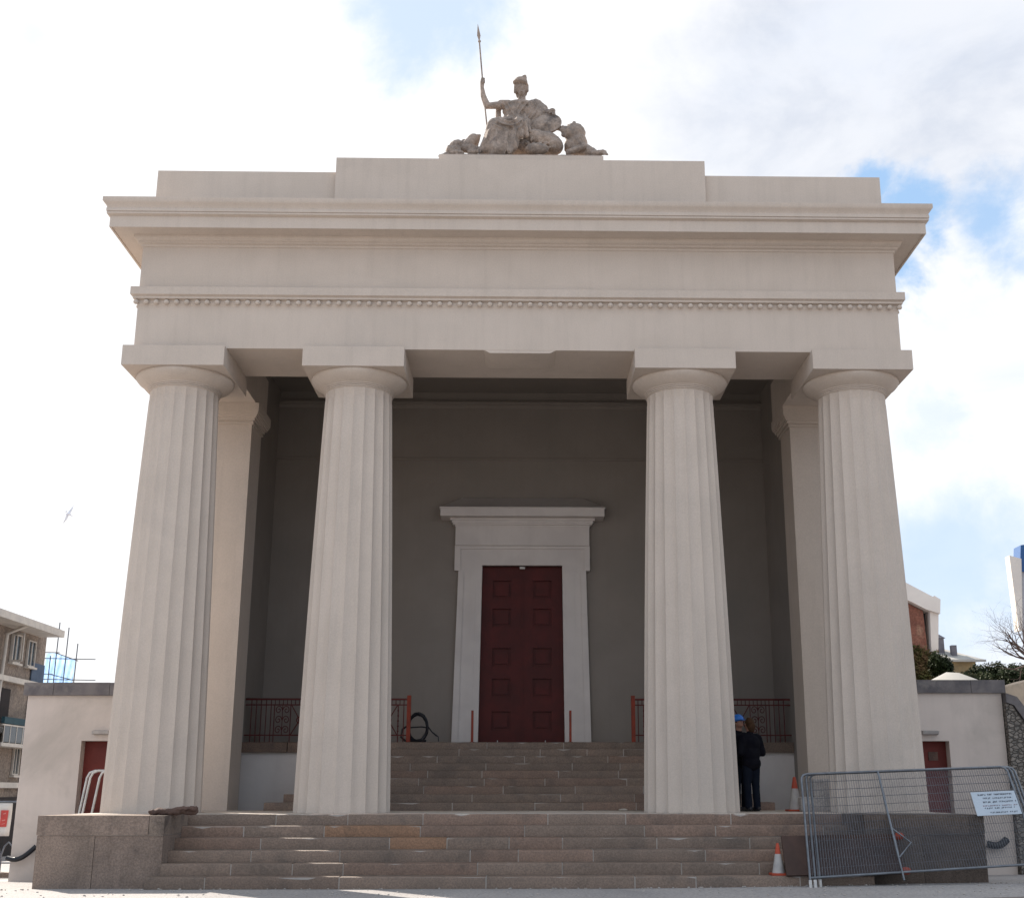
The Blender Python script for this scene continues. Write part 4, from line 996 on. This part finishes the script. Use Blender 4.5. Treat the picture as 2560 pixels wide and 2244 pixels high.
# ------------------------------------------------------------------ scale to metres
done = set()
for o in bpy.data.objects:
    o.location = o.location * S
    if o.type == 'MESH' and o.data.name not in done:
        o.data.transform(Matrix.Scale(S, 4)); done.add(o.data.name)
    for m_ in o.modifiers:
        if m_.type == 'SOLIDIFY': m_.thickness *= S

# ------------------------------------------------------------------ camera
cam = bpy.data.cameras.new('camera'); co = bpy.data.objects.new('camera', cam); C.objects.link(co)
cx, cy, cz, pitch, yaw, roll, f, px, py = .1124, -22.6182, .3664, .258935, .020564, -.000622, 3010.885, 1372.215, 1181.658
fw = Vector((math.sin(yaw) * math.cos(pitch), math.cos(yaw) * math.cos(pitch), math.sin(pitch))); r0 = Vector((math.cos(yaw), -math.sin(yaw), 0)); u0 = r0.cross(fw)
r1 = r0 * math.cos(roll) + u0 * math.sin(roll); u1 = u0 * math.cos(roll) - r0 * math.sin(roll)
co.matrix_world = Matrix(((r1.x, u1.x, -fw.x, cx * S), (r1.y, u1.y, -fw.y, cy * S), (r1.z, u1.z, -fw.z, cz * S), (0, 0, 0, 1)))
cam.sensor_width = 36; cam.lens = f / 2560 * 36; cam.shift_x = (1280 - px) / 2560; cam.shift_y = (py - 1122) / 2560; cam.clip_end = 6000; cam.clip_start = .1
bpy.context.scene.camera = co

# ------------------------------------------------------------------ light
EL = R(35); AZ = -R(41.2)
sd = Vector((math.sin(AZ) * math.cos(EL), math.cos(AZ) * math.cos(EL), math.sin(EL)))
sl = bpy.data.lights.new('sun', 'SUN'); sl.energy = 5.4; sl.angle = R(.5); sl.color = (1, .92, .82)
so = bpy.data.objects.new('sun', sl); C.objects.link(so); so.rotation_euler = (-sd).to_track_quat('-Z', 'Y').to_euler(); so.location = sd * 50

w = bpy.data.worlds.new('World'); bpy.context.scene.world = w; w.use_nodes = True; nt = w.node_tree; nt.nodes.clear()
out = nt.nodes.new('ShaderNodeOutputWorld'); bg = nt.nodes.new('ShaderNodeBackground'); nt.links.new(bg.outputs[0], out.inputs[0])
sky = nt.nodes.new('ShaderNodeTexSky'); sky.sky_type = 'NISHITA'; sky.sun_disc = False; sky.sun_elevation = EL; sky.sun_rotation = AZ; sky.air_density = 1.0; sky.dust_density = .6; sky.ozone_density = 1.2
tc = nt.nodes.new('ShaderNodeTexCoord'); dirv = tc.outputs['Generated']
SKY = .12
bg.inputs['Strength'].default_value = SKY
def wn(scale, detail, rough, dist=0, sc=(1, 1, 1), off=(0, 0, 0)):
    mp = nt.nodes.new('ShaderNodeMapping'); mp.inputs['Scale'].default_value = sc; mp.inputs['Location'].default_value = off; nt.links.new(dirv, mp.inputs[0])
    return noise(nt, mp.outputs[0], scale, detail, rough, dist)
def math_(op, a, b=None):
    n = nt.nodes.new('ShaderNodeMath'); n.operation = op
    for i, v in enumerate((a, b)):
        if v is None: continue
        if isinstance(v, bpy.types.NodeSocket): nt.links.new(v, n.inputs[i])
        else: n.inputs[i].default_value = v
    return n.outputs[0]
warp = math_('MULTIPLY', math_('SUBTRACT', wn(9, 8, .62, .2), .5), .16)
def hole(d, r_in, r_out):
    n = nt.nodes.new('ShaderNodeVectorMath'); n.operation = 'DISTANCE'; nt.links.new(dirv, n.inputs[0]); n.inputs[1].default_value = d
    v = math_('ADD', n.outputs['Value'], warp)
    m = nt.nodes.new('ShaderNodeMapRange'); m.interpolation_type = 'SMOOTHSTEP'; nt.links.new(v, m.inputs[0]); m.inputs[1].default_value = r_in; m.inputs[2].default_value = r_out; m.inputs[3].default_value = 1; m.inputs[4].default_value = 0
    return m.outputs[0]
hs = [hole((.268, .846, .462), .016, .046), hole((.300, .848, .440), .022, .055), hole((.318, .853, .418), .015, .045), hole((.296, .868, .398), .012, .04), (hole((.358, .835, .425), .02, .065), .9), (hole((-.078, .805, .585), .03, .085), .62), (hole((-.36, .77, .53), .0, .05), .3), (hole((.325, .925, .17), .03, .11), .62), (hole((.312, .905, .27), .01, .05), .35)]
acc = None
for h in hs:
    if isinstance(h, tuple): h = math_('MULTIPLY', h[0], h[1])
    acc = h if acc is None else math_('MAXIMUM', acc, h)
# open blue sky also behind and above the camera, broken by cloud
up = nt.nodes.new('ShaderNodeSeparateXYZ'); nt.links.new(dirv, up.inputs[0])
back = math_('MULTIPLY', ramp(nt, math_('MULTIPLY', up.outputs[1], -1), -.45, .1), ramp(nt, wn(2.2, 7, .6, .3, (1, 1, 1.6)), .44, .60))
acc = math_('MAXIMUM', acc, back)
cl = math_('SUBTRACT', 1, acc)
# cloud brightness: dazzling toward the sun, greyer to the upper right
grey = hole((.27, .79, .53), .08, .24)
tex = wn(5, 8, .6, .4, (1, 1, 2))
g1 = math_('MULTIPLY', grey, math_('ADD', math_('MULTIPLY', ramp(nt, tex, .35, .65), .5), .5))
CW = .63 / SKY
ccol = mix_rgb(nt, g1, (CW, CW, CW * 1.01), (CW * .60, CW * .65, CW * .75))
g2 = math_('MULTIPLY', ramp(nt, wn(4, 8, .6, .4, (1, 1, 2), (3, 1, 0)), .42, .72), math_('MULTIPLY', ramp(nt, up.outputs[0], .05, .3), .7))
ccol = mix_rgb(nt, g2, ccol, (CW * .74, CW * .80, CW * .92))
blue = mix_rgb(nt, .85, sky.outputs[0], (.235 / SKY, .36 / SKY, .53 / SKY))
final = mix_rgb(nt, cl, blue, ccol)
nt.links.new(final, bg.inputs['Color'])

sc = bpy.context.scene
sc.view_settings.view_transform = 'Standard'; sc.view_settings.look = 'None'; sc.view_settings.exposure = .85; sc.view_settings.gamma = 1
sc.cycles.max_bounces = 8
